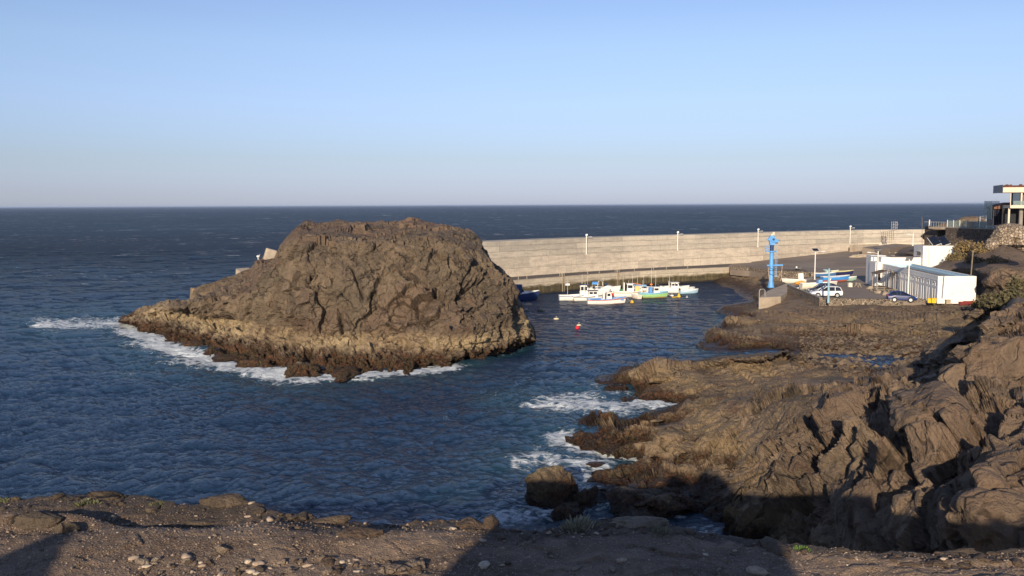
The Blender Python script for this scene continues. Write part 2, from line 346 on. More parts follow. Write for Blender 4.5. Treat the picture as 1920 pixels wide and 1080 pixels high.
    lac = k.math('ADD', k.math('MULTIPLY', k.vor(k.mapv(pa, (1, 1, 1)), .9, 'DISTANCE_TO_EDGE'), 1.1), k.math('MULTIPLY', k.math('SUBTRACT', k.noise(k.mapv(pa, (.7, 1.5, 1)), 1.3, 9, .75, 2.0), .5), 2.2)); lac = k.math('ADD', lac, k.math('MULTIPLY', k.math('SUBTRACT', k.noise(pa, .22, 3), .45), 1.1))
    thr = k.math('SUBTRACT', k.math('MULTIPLY', foam, 1.08), .54)
    fm = k.rng(k.math('SUBTRACT', thr, lac), -.10, .34)
    fm = k.math('MULTIPLY', fm, k.rng(foam, .05, .3))
    # white caps on the open sea
    wc = k.noise(k.mapv(p, (.10, .28, 0), (0, 0, R(14))), 1, 5, .75, .6); wc2 = k.noise(k.mapv(p, (.006, .012, 0)), 1, 3)
    dist = k.sep(p)[1]
    cap = k.math('MULTIPLY', k.rng(k.math('ADD', wc, k.math('MULTIPLY', wc2, .25)), .74, .78), k.rng(dist, 130, 260))
    c2_ = k.math('MULTIPLY', k.rng(k.noise(k.mapv(p, (.045, .030, 0)), 1, 6, .8), .60, .64), k.rng(dist, 250, 450)); c3_ = k.math('MULTIPLY', k.rng(k.noise(k.mapv(p, (.02, .0055, 0)), 1, 6, .8), .60, .65), k.rng(dist, 900, 1400))
    cap = k.math('MAXIMUM', cap, k.math('MULTIPLY', k.math('MAXIMUM', c2_, c3_), .8))
    wl = k.noise(k.mapv(p, (.012, .03, 0), (0, 0, R(10))), 1, 3)
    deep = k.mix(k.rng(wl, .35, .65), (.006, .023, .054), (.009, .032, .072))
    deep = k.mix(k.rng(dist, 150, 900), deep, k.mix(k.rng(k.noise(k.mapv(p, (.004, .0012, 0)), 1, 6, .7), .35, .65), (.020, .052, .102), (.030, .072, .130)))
    col = k.mix(k.math('MULTIPLY', teal, .6), deep, (.018, .075, .095))
    fcol = k.mix(k.noise(pa, 3, 5, .7), (.55, .62, .66), (.82, .85, .86))
    fcap = k.math('MAXIMUM', fm, k.math('MULTIPLY', cap, .6))
    col = k.mix(fcap, col, fcol)
    h1 = k.noise(k.mapv(p, (1.0, 2.4, 0), (0, 0, R(12))), 1.7, 6, .68, .3); h2 = k.noise(k.mapv(p, (.26, .60, 0), (0, 0, R(10))), 1, 5, .66, .2); h3 = k.noise(k.mapv(p, (.03, .085, 0), (0, 0, R(6))), 1, 5, .62)
    far = k.rng(dist, 90, 350); vf = k.rng(dist, 300, 1500)
    bb = k.bump(k.math('MULTIPLY', h3, vf), 11., 1.)
    bb = k.bump(k.math('MULTIPLY', h2, k.math('ADD', .12, k.math('MULTIPLY', far, .88))), 2.9, 1., bb)
    bb = k.bump(h1, .36, 1., bb)
    dif = k.n('ShaderNodeBsdfDiffuse'); k.l(col, dif.inputs[0]); k.l(bb, dif.inputs['Normal'])
    glo = k.n('ShaderNodeBsdfGlossy'); glo.inputs['Roughness'].default_value = .07; k.l(bb, glo.inputs['Normal'])
    fr = k.n('ShaderNodeFresnel'); fr.inputs[0].default_value = 1.333; k.l(bb, fr.inputs['Normal'])
    # rough water: waves hide one another, so the mirror share stays bounded towards the horizon
    ff = k.math('MINIMUM', k.math('MULTIPLY', fr.outputs[0], .75), k.rng(dist, 60, 400, .37, .15)); ff = k.math('MULTIPLY', ff, k.math('SUBTRACT', 1., k.math('MULTIPLY', fcap, .9)))
    ms = k.n('ShaderNodeMixShader'); k.l(ff, ms.inputs[0]); k.l(dif.outputs[0], ms.inputs[1]); k.l(glo.outputs[0], ms.inputs[2]); t.nodes.remove(b); k.l(ms.outputs[0], t.nodes['Material Output'].inputs[0])
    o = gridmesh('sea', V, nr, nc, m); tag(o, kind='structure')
    for nm, a in (('foam', fo), ('teal', te)):
        at = o.data.attributes.new(nm, 'FLOAT', 'POINT'); at.data.foreach_set('value', a.astype(np.float32))
    return o
build_sea()

# ---------------------------------------------------------------- islet
def build_islet():
    #      px   yw   ys   yb   zb   yr    Dr    yt   Dt   Db
    T = np.array([(222, 603, 601, 600, .4, 599, 137, 598, 138, 140), (240, 606, 600, 594, .9, 590, 133, 588, 136, 142), (275, 620, 604, 590, 1.7, 584, 127, 577, 134, 144), (310, 640, 610, 592, 2.1, 578, 122, 566, 132, 146), (350, 656, 620, 594, 2.4, 572, 116, 560, 129, 147), (400, 670, 630, 598, 2.7, 566, 112, 549, 126, 147),
         (440, 682, 638, 604, 2.8, 556, 109, 534, 124, 147), (472, 690, 642, 610, 2.9, 545, 107, 523, 122, 146), (481, 692, 643, 611, 2.9, 525, 107, 496, 121, 146), (505, 698, 648, 616, 2.9, 510, 106, 488, 119, 146), (514, 699, 650, 618, 2.9, 500, 106, 484, 119, 146), (526, 700, 651, 620, 2.9, 480, 106, 458, 118, 146), (537, 701, 652, 622, 2.9, 465, 106, 444, 118, 146),
         (556, 703, 654, 625, 2.9, 450, 104, 421, 121, 146), (576, 705, 656, 628, 2.9, 446, 104, 412, 124, 146), (640, 704, 660, 630, 2.8, 448, 104, 413, 126, 146), (700, 703, 662, 632, 2.7, 452, 104, 417, 127, 146),
         (770, 695, 663, 636, 2.6, 452, 104.5, 409, 126, 146), (830, 689, 664, 644, 2.4, 455, 105, 420, 125, 146), (862, 684, 662, 645, 2.3, 458, 106, 421, 123, 145), (905, 676, 655, 641, 2.3, 474, 109, 448, 119, 143),
         (935, 668, 650, 637, 2.2, 514, 110, 492, 118, 140), (962, 660, 644, 632, 2.2, 548, 111, 530, 118, 136), (972, 656, 641, 630, 2.1, 580, 111, 562, 117, 133), (990, 648, 636, 628, 2.0, 604, 112, 596, 117, 129), (1002, 643, 637, 630, 1.6, 622, 113, 618, 116, 124), (1006, 641, 640, 638, .3, 637, 114, 636, 115, 118)], float)
    px = np.arange(222, 1006, 1.55); c = [np.interp(px, T[:, 0], T[:, i]) for i in range(T.shape[1])]
    jag = lambda s, a, k: a * fbm(np.array([px * k, px * 0 + s, px * 0]).T, 4, s)
    yw = c[1] + jag(1, 7, .03); ys = c[2]; yb = c[3]
    yt = c[7] + jag(4, 4.5, .07) * np.clip((c[7] - 395) / 50, .35, 1)
    z = lambda v: np.zeros_like(px) + v
    W = P(px, yw, z(0)); W0 = W + np.array([0, -2.5, -2.2]); S = P(px, ys, z(1.35)); B = P(px, yb, c[4]); Rm = PD(px, c[5], c[6]); Tp = PD(px, yt, c[8])
    Q = B + (Rm - B) * .5; Q[:, 1] -= 1.0 * np.clip((Rm[:, 2] - B[:, 2]) / 8, 0, 1); Q = B + (Q - B) 
    rel = lambda D, zz: np.array([Tp[:, 0] / Tp[:, 1] * D, D, zz]).T
    K1 = rel(c[8] + .4 * (c[9] - c[8]), Tp[:, 2] * .93); K2 = rel(c[8] + .8 * (c[9] - c[8]), Tp[:, 2] * .5); K3 = rel(c[9], z(-2.))
    rows = []
    for a, b, n in ((W0, W, 8), (W, S, 46), (S, B, 40), (B, Q, 78), (Q, Rm, 78), (Rm, Tp, 46), (Tp, K1, 14), (K1, K2, 14), (K2, K3, 14)):
        rows += [a + (b - a) * k / n for k in range(n)]
    rows.append(K3); G = np.array(rows); nr, nc = G.shape[:2]
    for ax in range(3):
        a_ = np.pad(G[:, :, ax], [(4, 4), (0, 0)], mode='edge'); G[8:, :, ax] = (sum(a_[i:i + nr] for i in range(9)) / 9)[8:]
    V = G.reshape(-1, 3); N = gnormals(V, nr, nc)
    ed = np.clip(np.minimum(np.arange(nc), nc - 1 - np.arange(nc)) / 12., 0, 1); ed = np.tile(ed, nr)
    lowz = np.clip((V[:, 2] - 2.6) / 1.5, 0, 1)
    w_ = V + .5 * np.array([fbm(V * .5, 2, 61), fbm(V * .5, 2, 62), fbm(V * .5, 2, 63)]).T
    ca, sa = math.cos(.35), math.sin(.35)
    Wr = np.array([w_[:, 0] * ca + w_[:, 2] * sa, w_[:, 1], -w_[:, 0] * sa + w_[:, 2] * ca]).T
    d = lowz * (facets(Wr, (4.6, 4.6, 4.2), .9, 1.7, .35, 7, .03) + facets(Wr, (1.9, 1.9, 1.7), (.34), .95, .22, 8, .035) * (.40 + 1.1 * np.clip(vnoise(V * .25, 55) + .4, 0, 1)))
    d += (1 - lowz) * (facets(w_, (1.9, 1.9, 1.2), .75, .5, .5, 9, .06) + .35 * fbm(V * 1.1, 4, 77)) + facets(w_, (.85, .85, .75), .16, .40, .10, 10, .06) * (1.3 - .6 * lowz)
    d += .45 * fbm(V * .13, 2, 12) * lowz + .12 * fbm(V * .8, 5, 14)
    d *= np.interp(np.arange(nr), [225, 262], [1, .32]).repeat(nc)
    # a few deep clefts in the cliff
    wob = 5 * vnoise(V * np.array([0, 0, .55]) + 3.3, 57) + 3 * vnoise(V * .5, 58)
    for (qx, qa, qb, wdt, dep, sl) in ((523, 590, 628, 6, 2.2, .1), (638, 592, 622, 4, 1.6, .0), (905, 430, 520, 4, 1.3, .4), (880, 500, 560, 3, .9, -.2), (870, 640, 690, 5, 1.2, .1), (770, 560, 600, 3, .8, .3), (720, 500, 560, 3, .8, -.5), (965, 560, 620, 5, 1.5, .2), (940, 610, 640, 4, 1.2, .3), (572, 655, 690, 5, 1.4, -.2), (660, 505, 560, 3, .9, .35), (800, 520, 600, 3, .7, -.15)):
        pyv = 540 - (V[:, 2] - CAMZ) / V[:, 1] * FPX - 156.0; pyv = 384 - (V[:, 2] - CAMZ) / V[:, 1] * FPX
        pxv = 960 + V[:, 0] / V[:, 1] * FPX
        d -= .8 * dep * np.exp(-((pxv + wob - qx - sl * (pyv - qa)) / wdt) ** 2) * np.clip((pyv - qa + 8) / 10, 0, 1) * np.clip((qb + 8 - pyv) / 10, 0, 1)
    V = V + N * (np.clip(d - .25, -3, 1.3) * ed)[:, None]
    o = gridmesh('rock_islet', V, nr, nc, M_ISLET); o.data.polygons.foreach_set('use_smooth', np.zeros(len(o.data.polygons), bool))
    tag(o, 'massive dark brown rock islet rising from the sea in front of the breakwater', 'islet')
build_islet()

# ---------------------------------------------------------------- rocky coast on the right
RIDGES = [([(1372, 606), (1400, 603)], 13, .8), ([(1350, 640), (1450, 646), (1560, 656)], 4, .45), ([(1335, 592), (1412, 591)], 5, -1.3), ([(1325, 613), (1378, 611)], 3.5, -.8), ([(1425, 571), (1362, 579)], 6, .7), ([(1420, 590), (1500, 586), (1560, 590), (1700, 592)], 5, .7), ([(1440, 601), (1520, 603), (1600, 601)], 4, -.6),
          ([(1560, 612), (1640, 608), (1760, 600)], 6, .6), ([(1430, 620), (1500, 626), (1600, 628)], 6, -.5), ([(1380, 622), (1450, 616), (1520, 619)], 5, .5), ([(1620, 600), (1720, 596), (1800, 588)], 5, .6), ([(1345, 628), (1420, 634)], 4, .4), ([(1680, 620), (1760, 618)], 8, .5), ([(1300, 652), (1322, 640)], 4, .5), ([(1450, 652), (1470, 640)], 3, -.5),
          ([(1500, 925), (1552, 890), (1615, 840), (1660, 846)], 13, .9), ([(1478, 925), (1535, 885), (1600, 838)], 6, -.9), ([(1585, 932), (1633, 912), (1680, 893), (1714, 866), (1749, 852)], 6, -1.3),
          ([(1717, 880), (1712, 920), (1705, 954)], 5, -1.1), ([(1600, 945), (1650, 925), (1690, 905)], 14, .5), ([(1740, 866), (1800, 855), (1880, 858)], 12, .6), ([(1735, 905), (1790, 880)], 5, -.6), ([(1755, 935), (1800, 905), (1850, 880)], 6, -.7),
          ([(1725, 800), (1770, 790), (1815, 800)], 22, .9), ([(1650, 825), (1700, 812)], 12, -.7), ([(1815, 775), (1838, 840)], 5, -.6), ([(1450, 870), (1470, 845), (1500, 838)], 8, .5), ([(1440, 880), (1462, 850)], 4, -.5), ([(1468, 885), (1500, 850)], 4, -.5),
          ([(1860, 745), (1880, 690), (1910, 660)], 26, .9), ([(1835, 752), (1850, 700), (1862, 665)], 5, -.5), ([(1880, 930), (1900, 990)], 30, .7), ([(1830, 960), (1850, 990)], 20, .8), ([(1868, 945), (1862, 990)], 5, -.9), ([(1800, 930), (1820, 1000)], 10, -.7),
          ([(1480, 770), (1540, 760), (1600, 775)], 26, .8), ([(1590, 790), (1640, 770), (1690, 765)], 16, .5), ([(1400, 800), (1460, 790), (1500, 780)], 14, .5), ([(1290, 860), (1340, 830), (1400, 820)], 14, .5), ([(1260, 800), (1330, 780), (1400, 765)], 10, .4), ([(1300, 745), (1360, 735), (1420, 728)], 7, -.5),
          ([(1560, 750), (1640, 742), (1690, 735)], 8, .5), ([(1380, 690), (1400, 705), (1410, 715)], 5, -.5), ([(1440, 685), (1450, 705)], 4, -.4), ([(1540, 920), (1550, 990)], 9, -.7), ([(1620, 960), (1630, 1010)], 14, .6), ([(1720, 960), (1700, 1010)], 20, .6), ([(1860, 855), (1900, 845), (1950, 850)], 8, -.5)]
def build_coast():
    pts = []
    def Z(pl, st=14):       # points with known height
        for a in densify(pl, st):
            pts.append((a[0], a[1], math.log(P(a[0], a[1], a[2])[1])))
    def Dl(pl, st=14):
        for a in densify(pl, st): pts.append((a[0], a[1], math.log(a[2])))
    off = -1.6
    Z([(1000, 1010, off), (1010, 940, off), (1040, 870, off), (1050, 800, off), (1080, 745, off), (1090, 690, off), (1180, 650, off), (1255, 640, off), (1290, 600, off), (1320, 560, off), (1330, 545, off)])
    for l in ([(1000, 520, off), (1300, 520, off)], [(1000, 545, off), (1320, 545, off)], [(1000, 575, off), (1290, 575, off)], [(1000, 610, off), (1280, 605, off)], [(1000, 640, off), (1230, 640, off)], [(1000, 670, off), (1140, 665, off)], [(1000, 705, off), (1080, 700, off)], [(1000, 750, off), (1070, 750, off)], [(1000, 800, off), (1040, 810, off)]): Z(l, 20)
    # shore line
    Z([(1090, 1010, 0), (1110, 975, 0), (1128, 935, 0), (1160, 928, 0), (1166, 905, 0), (1215, 890, 0), (1243, 878, 0), (1224, 864, 0), (1192, 861, 0), (1204, 848, 0), (1165, 845, 0), (1106, 841, 0), (1110, 824, .1), (1134, 803, .1), (1180, 790, .1), (1195, 784, 0), (1235, 766, 0), (1262, 756, 0), (1179, 753, 0), (1172, 729, 0), (1126, 719, 0), (1133, 709, 0), (1160, 700, 0)], 10)
    Z([(1200, 868, -.4), (1140, 866, -.8)]); Z([(1210, 760, -.5), (1150, 772, -1)]); Z([(1140, 740, -1), (1100, 720, -1)])
    Z([(1145, 690, off), (1210, 672, off), (1290, 668, off * .7), (1330, 664, -.6), (1380, 662, -.5)])
    Z([(1190, 692, 1.3), (1245, 678, 2.4), (1275, 680, 2.2), (1310, 690, 1.2)], 10)
    Z([(1190, 712, .9), (1245, 705, 1.9), (1300, 706, 1.7)]); Z([(1195, 745, .3), (1240, 742, .6), (1290, 738, 1.0)])
    Z([(1316, 690, 1.2), (1349, 672, 2.6), (1419, 668, 3.2), (1471, 659, 3.5), (1494, 668, 3.1), (1512, 684, 1.9), (1560, 684, 1.7), (1620, 690, 1.6)], 10)
    Z([(1330, 706, 1.2), (1419, 700, 1.8), (1480, 696, 2.2), (1520, 700, 1.8)]); Z([(1290, 722, 1.3), (1400, 716, 1.5), (1500, 712, 2.0), (1600, 705, 1.9)])
    Z([(1129, 716, .55), (1150, 706, .9), (1178, 700, 1.2)], 6); Z([(1140, 722, .35), (1165, 726, .5)], 6); Z([(1118, 835, .4), (1150, 838, .5), (1165, 840, .4)], 6)
    # pool, with the boulder beach
    Z([(1400, 659, -.35), (1480, 661, -.25), (1520, 672, -.22), (1600, 676, -.14), (1650, 672, -.08)]); Z([(1560, 666, -.12), (1640, 664, -.06)])
    Z([(1700, 672, .25), (1740, 690, 1.2)])
    # upper shelf
    Z([(1290, 648, -1.4), (1296, 660, -1.)], 6); Z([(1308, 658, -.1), (1330, 660, -.2), (1400, 655, -.1), (1475, 655, 0), (1560, 662, .1), (1655, 660, .3), (1720, 662, .6)], 10)
    Z([(1307, 651, .25), (1335, 640, .5), (1328, 622, .4), (1346, 612, .5), (1368, 598, .8), (1400, 594, .5), (1383, 592, .3), (1350, 590, .3), (1350, 584, .4), (1362, 577, .5), (1410, 569, .4), (1424, 564, .5)], 10)
    Z([(1330, 575, off), (1345, 596, -.7), (1320, 612, -1)])
    Z([(1345, 632, .9), (1400, 630, 1.2), (1480, 632, 1.1), (1560, 636, 1.0), (1640, 640, 1.0), (1730, 640, 1.2), (1790, 628, 1.6)])
    Z([(1400, 645, .6), (1500, 648, .5), (1600, 650, .6), (1700, 650, .9)]); Z([(1368, 606, 1.3), (1390, 600, 1.9), (1418, 603, 1.7)])
    Z([(1440, 615, 1.2), (1520, 618, 1.1), (1620, 620, 1.1), (1700, 618, 1.4)]); Z([(1430, 604, 1.5), (1520, 604, 1.5), (1640, 604, 1.6), (1760, 606, 1.8), (1830, 604, 2.)])
    Z([(1372, 584, .9), (1430, 577, 1.6), (1470, 570, 2.)]); Z([(1420, 590, 1.7), (1500, 586, 2.0), (1600, 588, 2.1), (1700, 588, 2.2), (1800, 588, 2.4)])
    Z([(1440, 566, 1.5), (1480, 570, 2.3), (1538, 580, 2.3), (1640, 580, 2.35), (1750, 580, 2.6), (1830, 574, 3.2), (1850, 568, 3.8)])
    Z([(1437, 561, 2.4), (1460, 556, 2.8), (1474, 553, 2.9)], 8); Z([(1480, 560, 2.2), (1540, 568, 2.3), (1760, 570, 2.65), (1700, 560, 2.5), (1560, 530, 2.4), (1640, 520, 2.4)])
    Z([(1430, 556, 2.2), (1470, 548, 2.5), (1500, 535, 2.5), (1530, 520, 2.5)])
    # slipway beach, far rocks below the rubble wall
    Z([(1340, 552, off), (1370, 560, -.6), (1385, 556, -.1), (1420, 562, .05)]); Z([(1390, 549, .3), (1424, 552, .6)]); Z([(1350, 543, -.5), (1400, 540, .1), (1430, 545, .9)])
    Z([(1320, 536, off), (1332, 529, -.2), (1350, 530, .2), (1400, 530, .8), (1440, 530, 1.6)]); Z([(1335, 519, .6), (1380, 512, 1.9), (1440, 518, 2.2), (1500, 520, 2.4)]); Z([(1320, 512, off), (1320, 500, off), (1400, 490, 2.0), (1500, 480, 2.0), (1600, 470, 3.2), (1700, 462, 4.4)])
    Z([(1560, 500, 2.4), (1620, 495, 2.6), (1700, 500, 2.7), (1700, 530, 2.6)])
    # the main slope by distance, column by column
    rows = {1045: (None, None, 41, 34.5, 31.5, 28, 25.5, 24), 1010: (48, 44, 41.5, 35, 32, 28.5, 26, 24.5), 970: (49, 45, 44, 36, 33, 29, 26.5, 25), 930: (50.5, 47, 45, 37.5, 34, 30, 27.5, 26), 900: (54, 50, 46, 40, 36, 32, 28, 27), 860: (58, 54, 47, 42, 38, 35, 31, 29), 820: (61, 57.5, 50, 45, 41, 37, 34, 32),
            780: (66, 61, 54, 49, 46, 40, 37, 35), 750: (71, 65, 60, 54, 50, 45, 41, 39), 725: (76, 73, 68, 62, 57, 48, 45, 44)}
    cols = (1300, 1400, 1500, 1600, 1700, 1800, 1900, 2020)
    for y, ds in rows.items():
        l = [(cx_, y, d_) for cx_, d_ in zip(cols, ds) if d_]
        Dl(l, 30)
    Z([(1138, 818, .9), (1165, 803, 1.7), (1230, 779, 1.6), (1270, 768, 1.2)]); Z([(1170, 832, .7), (1220, 826, 1.6), (1260, 822, 1.8)]); Z([(1240, 858, .8), (1270, 852, 1.2)])
    Z([(1262, 880, .5), (1275, 900, .8)]); Z([(1180, 915, .5), (1240, 905, .9)]); Z([(1150, 960, .25), (1230, 945, .8), (1270, 960, .5)]); Z([(1130, 985, -.2), (1200, 1010, -.3), (1260, 1010, -.1)])
    # near cliff edge on the right and what lies beyond it
    E = [(1720, 722, 57), (1750, 712, 55), (1785, 690, 53.5), (1806, 656, 54), (1838, 650, 55), (1852, 612, 60), (1884, 590, 66), (1900, 574, 71), (1925, 568, 70), (1960, 566, 68)]
    Dl(E, 7)
    Z([(1700, 712, 2.4), (1738, 700, 1.9), (1770, 684, 1.5), (1792, 652, 1.3), (1826, 642, 1.5), (1836, 602, 2.1), (1868, 582, 3.2)], 7)
    Dl([(1780, 715, 50), (1850, 700, 49), (1920, 690, 47), (2020, 680, 46)]); Dl([(1860, 650, 54), (1930, 640, 52), (2020, 630, 50)]); Dl([(1870, 615, 60), (1930, 600, 60), (2020, 590, 58)]); Dl([(2020, 566, 66)])
    # scrubby hill behind the buildings
    Z([(1700, 555, 2.4), (1800, 562, 2.7), (1826, 566, 2.9)]); Dl([(1780, 520, 140), (1826, 524, 134)]); Dl([(1826, 480, 141), (1828, 500, 131)])
    Dl([(1700, 472, 176), (1740, 480, 174), (1765, 476, 172)], 10); Dl([(1740, 497, 170), (1752, 492, 170), (1766, 483, 170), (1778, 474, 170), (1788, 466, 170)], 6); Dl([(1756, 508, 141), (1768, 499, 144), (1780, 491, 146), (1796, 481, 148), (1810, 474, 152)], 6); Dl([(1775, 512, 137), (1800, 500, 136)], 8)
    Z([(1800, 462, 9.6)]); Z([(1740, 463, 8.4), (1762, 458, 9.2), (1820, 456, 10.4)]); Dl([(1860, 420, 160), (1920, 425, 156), (2020, 420, 152)]); Dl([(1780, 434, 172), (1850, 430, 165)])
    for yy_, dd_ in ((444, 150), (456, 145), (470, 139), (484, 134), (495, 128), (502, 122), (512, 120.5), (530, 120), (546, 119), (560, 116), (573, 112)): Dl([(1843, yy_, dd_ + 5), (1880, yy_, dd_), (1900, yy_, dd_ - 1), (2020, yy_, dd_ - 5)] if yy_ < 560 else [(1840, yy_, dd_ + 3), (1872, yy_, dd_)], 14)
    Dl([(1827, 515, 134), (1829, 535, 134), (1830, 560, 132)], 6)
    pts_ = np.array(pts)
    gx = np.concatenate([np.arange(1000, 2030, 1.7), np.arange(2034, 2700, 7)]); gy = np.concatenate([np.arange(1062, 560, -1.45), np.arange(560, 424, -1.2)])
    PY, PX = np.meshgrid(gy, gx, indexing='ij'); nr, nc = PX.shape
    # slightly ragged lookup so that outlines are not smooth
    jx = 5 * fbm(np.array([PX.ravel() * .03, PY.ravel() * .05, PX.ravel() * 0]).T, 4, 5).reshape(PX.shape); jy = 3.5 * fbm(np.array([PX.ravel() * .03, PY.ravel() * .06, PX.ravel() * 0 + 5]).T, 4, 9).reshape(PX.shape)
    LD_ = shepard(PX + jx, PY + jy, pts_, 4.5, 1.8, 6.)
    L0 = boxblur(LD_, 1); L1 = boxblur(boxblur(LD_, 4), 4); L2 = boxblur(boxblur(LD_, 13), 12)
    de = np.full(PX.size, 1e9); qx = PX.ravel(); qy = PY.ravel()
    for a in densify([(1500, 740), (1680, 728), (1720, 715), (1750, 706), (1778, 690), (1798, 656), (1832, 645), (1842, 604), (1874, 585), (1895, 564), (1925, 568), (1960, 566)][2:], 10): de = np.minimum(de, (qx - a[0]) ** 2 + (1.3 * (qy - a[1])) ** 2)
    for a in densify([(1316, 690), (1349, 672), (1419, 668), (1471, 659), (1494, 668), (1512, 684)], 10): de = np.minimum(de, 4 * ((qx - a[0]) ** 2 + (1.5 * (qy - a[1])) ** 2))
    de = np.sqrt(de).reshape(PX.shape); e1 = np.clip((de - 12) / 25, 0, 1); e2 = np.clip((de - 50) / 40, 0, 1) * np.clip((PX - 1280) / 60, 0, 1) * np.clip((PY - 735) / 30, 0, 1) * np.clip((PY - 600) / 60, 0, 1)
    e3 = np.clip((de - 30) / 40, 0, 1) * np.clip((645 - PY) / 20, 0, 1) * np.clip((PX - 1450) / 60, 0, 1) * np.clip((PY - 590) / 15, 0, 1) * np.clip((1760 - PX) / 60, 0, 1)
    LD_ = L0 * (1 - e1) + L1 * e1; e2 = np.maximum(e2, e3); LD_ = LD_ * (1 - e2) + L2 * e2
    Dm = np.exp(LD_)
    V = PD(PX.ravel(), PY.ravel(), Dm.ravel()); N = gnormals(V, nr, nc); N *= np.sign(N[:, 2:3] + 1e-6)
    y = V[:, 1]; px = PX.ravel(); py = PY.ravel()
    # displacement: dipping beds cut into blocks
    a1 = R(-32); ca, sa = math.cos(a1), math.sin(a1)
    U = np.array([V[:, 0] * ca - V[:, 1] * sa, V[:, 0] * sa + V[:, 1] * ca, V[:, 2]]).T
    U = U + .2 * np.array([fbm(V * .4, 3, 31), fbm(V * .4, 3, 32), fbm(V * .4, 3, 33)]).T
    soft = np.clip((py - 590) / 90, 0, 1)                       # 0 = flat shelf far away
    rgt = np.clip((px - 1500) / 200, 0, 1) * np.clip((py - 600) / 60, 0, 1)
    d = facets(U, (6.5, 3.4, 4), 1.1, 1.6, .30, 21, .03) * (.3 + .7 * soft) * (.75 + .5 * rgt)
    d += facets(U, (2.6, 1.1, 1.6), .46, .95, .26, 22, .04) * (.3 + .7 * soft) * (.75 + .4 * rgt) * np.clip(1.75 - y / 75, .25, 1)
    shelf = np.clip((650 - py) / 20, 0, 1) * np.clip((py - 574) / 8, 0, 1)
    d += shelf * (facets(V, (6, 6, 3), .7, .9, .3, 27, .05) + .25 * fbm(V * .25, 3, 29))
    d += facets(V, (.8, .6, .6), .15, .38, .10, 23, .06) * (.4 + .6 * soft) * np.clip(1.6 - y / 65, 0, 1)
    d += .30 * fbm(U * .35, 3, 24) * soft + .06 * fbm(V * 1.6, 4, 25) * (.4 + .6 * soft)
    rid = np.abs(fbm(np.array([U[:, 0] * .12, U[:, 1] * .45, U[:, 2] * .2]).T, 3, 26)); d += (.5 - rid) * .25 * soft
    slab = .35 + 1.0 * np.clip(vnoise(V * np.array([.16, .16, .2]), 56) * 1.6 + .45, 0, 1); d = d * slab
    hill = np.clip((585 - py) / 20, 0, 1) * np.clip((px - 1740) / 40, 0, 1)
    yard = np.clip((572 - py) / 10, 0, 1) * np.clip((1790 - px) / 30, 0, 1) * np.clip((px - 1440) / 20, 0, 1)
    pool = np.exp(-((px - 1580) / 110) ** 2 - ((py - 668) / 11) ** 2)
    beach = np.exp(-((px - 1740) / 60) ** 2 - ((py - 655) / 28) ** 2)
    d = d * (1 - yard) * (1 - .8 * pool) * (1 - .85 * beach) * (1 - .6 * hill) * np.clip(1 - y / 420, .3, 1)
    d += pool * .28 * np.maximum(0, vnoise(V * np.array([1.1, .8, 0]), 41) - .25) * 2
    # ridges and gullies of the near slope
    for pl, wd, hh in RIDGES:
        q = densify(pl, 8); ii = np.where((px > q[:, 0].min() - 4 * wd) & (px < q[:, 0].max() + 4 * wd) & (py > q[:, 1].min() - 4 * wd) & (py < q[:, 1].max() + 4 * wd))[0]
        dm = np.full(len(ii), 1e9)
        for a in q: dm = np.minimum(dm, (px[ii] - a[0]) ** 2 + (1.3 * (py[ii] - a[1])) ** 2)
        d[ii] += hh * np.exp(-dm / wd ** 2)
    st = np.abs(np.gradient(Dm, axis=0)).ravel() / y; d *= 1 / (1 + (st / .013) ** 2)
    shoreamp = np.clip((V[:, 2] + 1.2) / 1.6, .15, 1); d = np.clip(d, -1.8, 1.7) * shoreamp
    V = V + N * d[:, None]
    keep = (V[:, 2] > -1.2) & ~((px < 1300) & (py < 560)) & ~((px < 1440) & (py < 500)) & ~((px < 1735) & (py < 462))
    o = gridmesh('rocky_coast', V, nr, nc, M_COAST, keep=keep.reshape(nr, nc), smooth=False); tag(o, kind='structure')
    return V, nr, nc, gx, gy
coast = build_coast()
def coast_z(px, py):     # world point of the coast surface seen at a pixel
    V, nr, nc, gx, gy = coast
    i = int(np.argmin(abs(gy - py))); j = int(np.argmin(abs(gx - px))); return V.reshape(nr, nc, 3)[i, j]

# ---------------------------------------------------------------- bluff on which the photographer stands
RIM = np.array([(-300, 925), (0, 933), (100, 929), (160, 922), (260, 929), (340, 940), (375, 940), (420, 935), (460, 938), (505, 962), (640, 964), (720, 966), (780, 962), (860, 968), (905, 984), (1000, 996), (1040, 990), (1085, 982), (1160, 972), (1250, 978), (1300, 990), (1400, 1000), (1500, 1010), (1600, 1030), (1740, 1036), (1850, 1040), (1920, 1030), (2200, 1010)], float)
_rp = P(RIM[:, 0], RIM[:, 1], np.full(len(RIM), 12.42)); _ru = _rp[:, 0] / _rp[:, 1]; _rd = _rp[:, 1]
SHADE_MND = [(-2.2, -3.2, 1.9, 1.65), (-.6, -3.4, 1.2, 1.5), (-9.0, -3, 1.5, 1.3), (-12.2, -3, 1.9, 1.35), (6.5, -4, 3.5, .75), (12, -4, 4, 1.3), (-3.4, -3.0, .9, .9)]  # unseen mounds behind the camera, added and shaped to cast the foreground shade
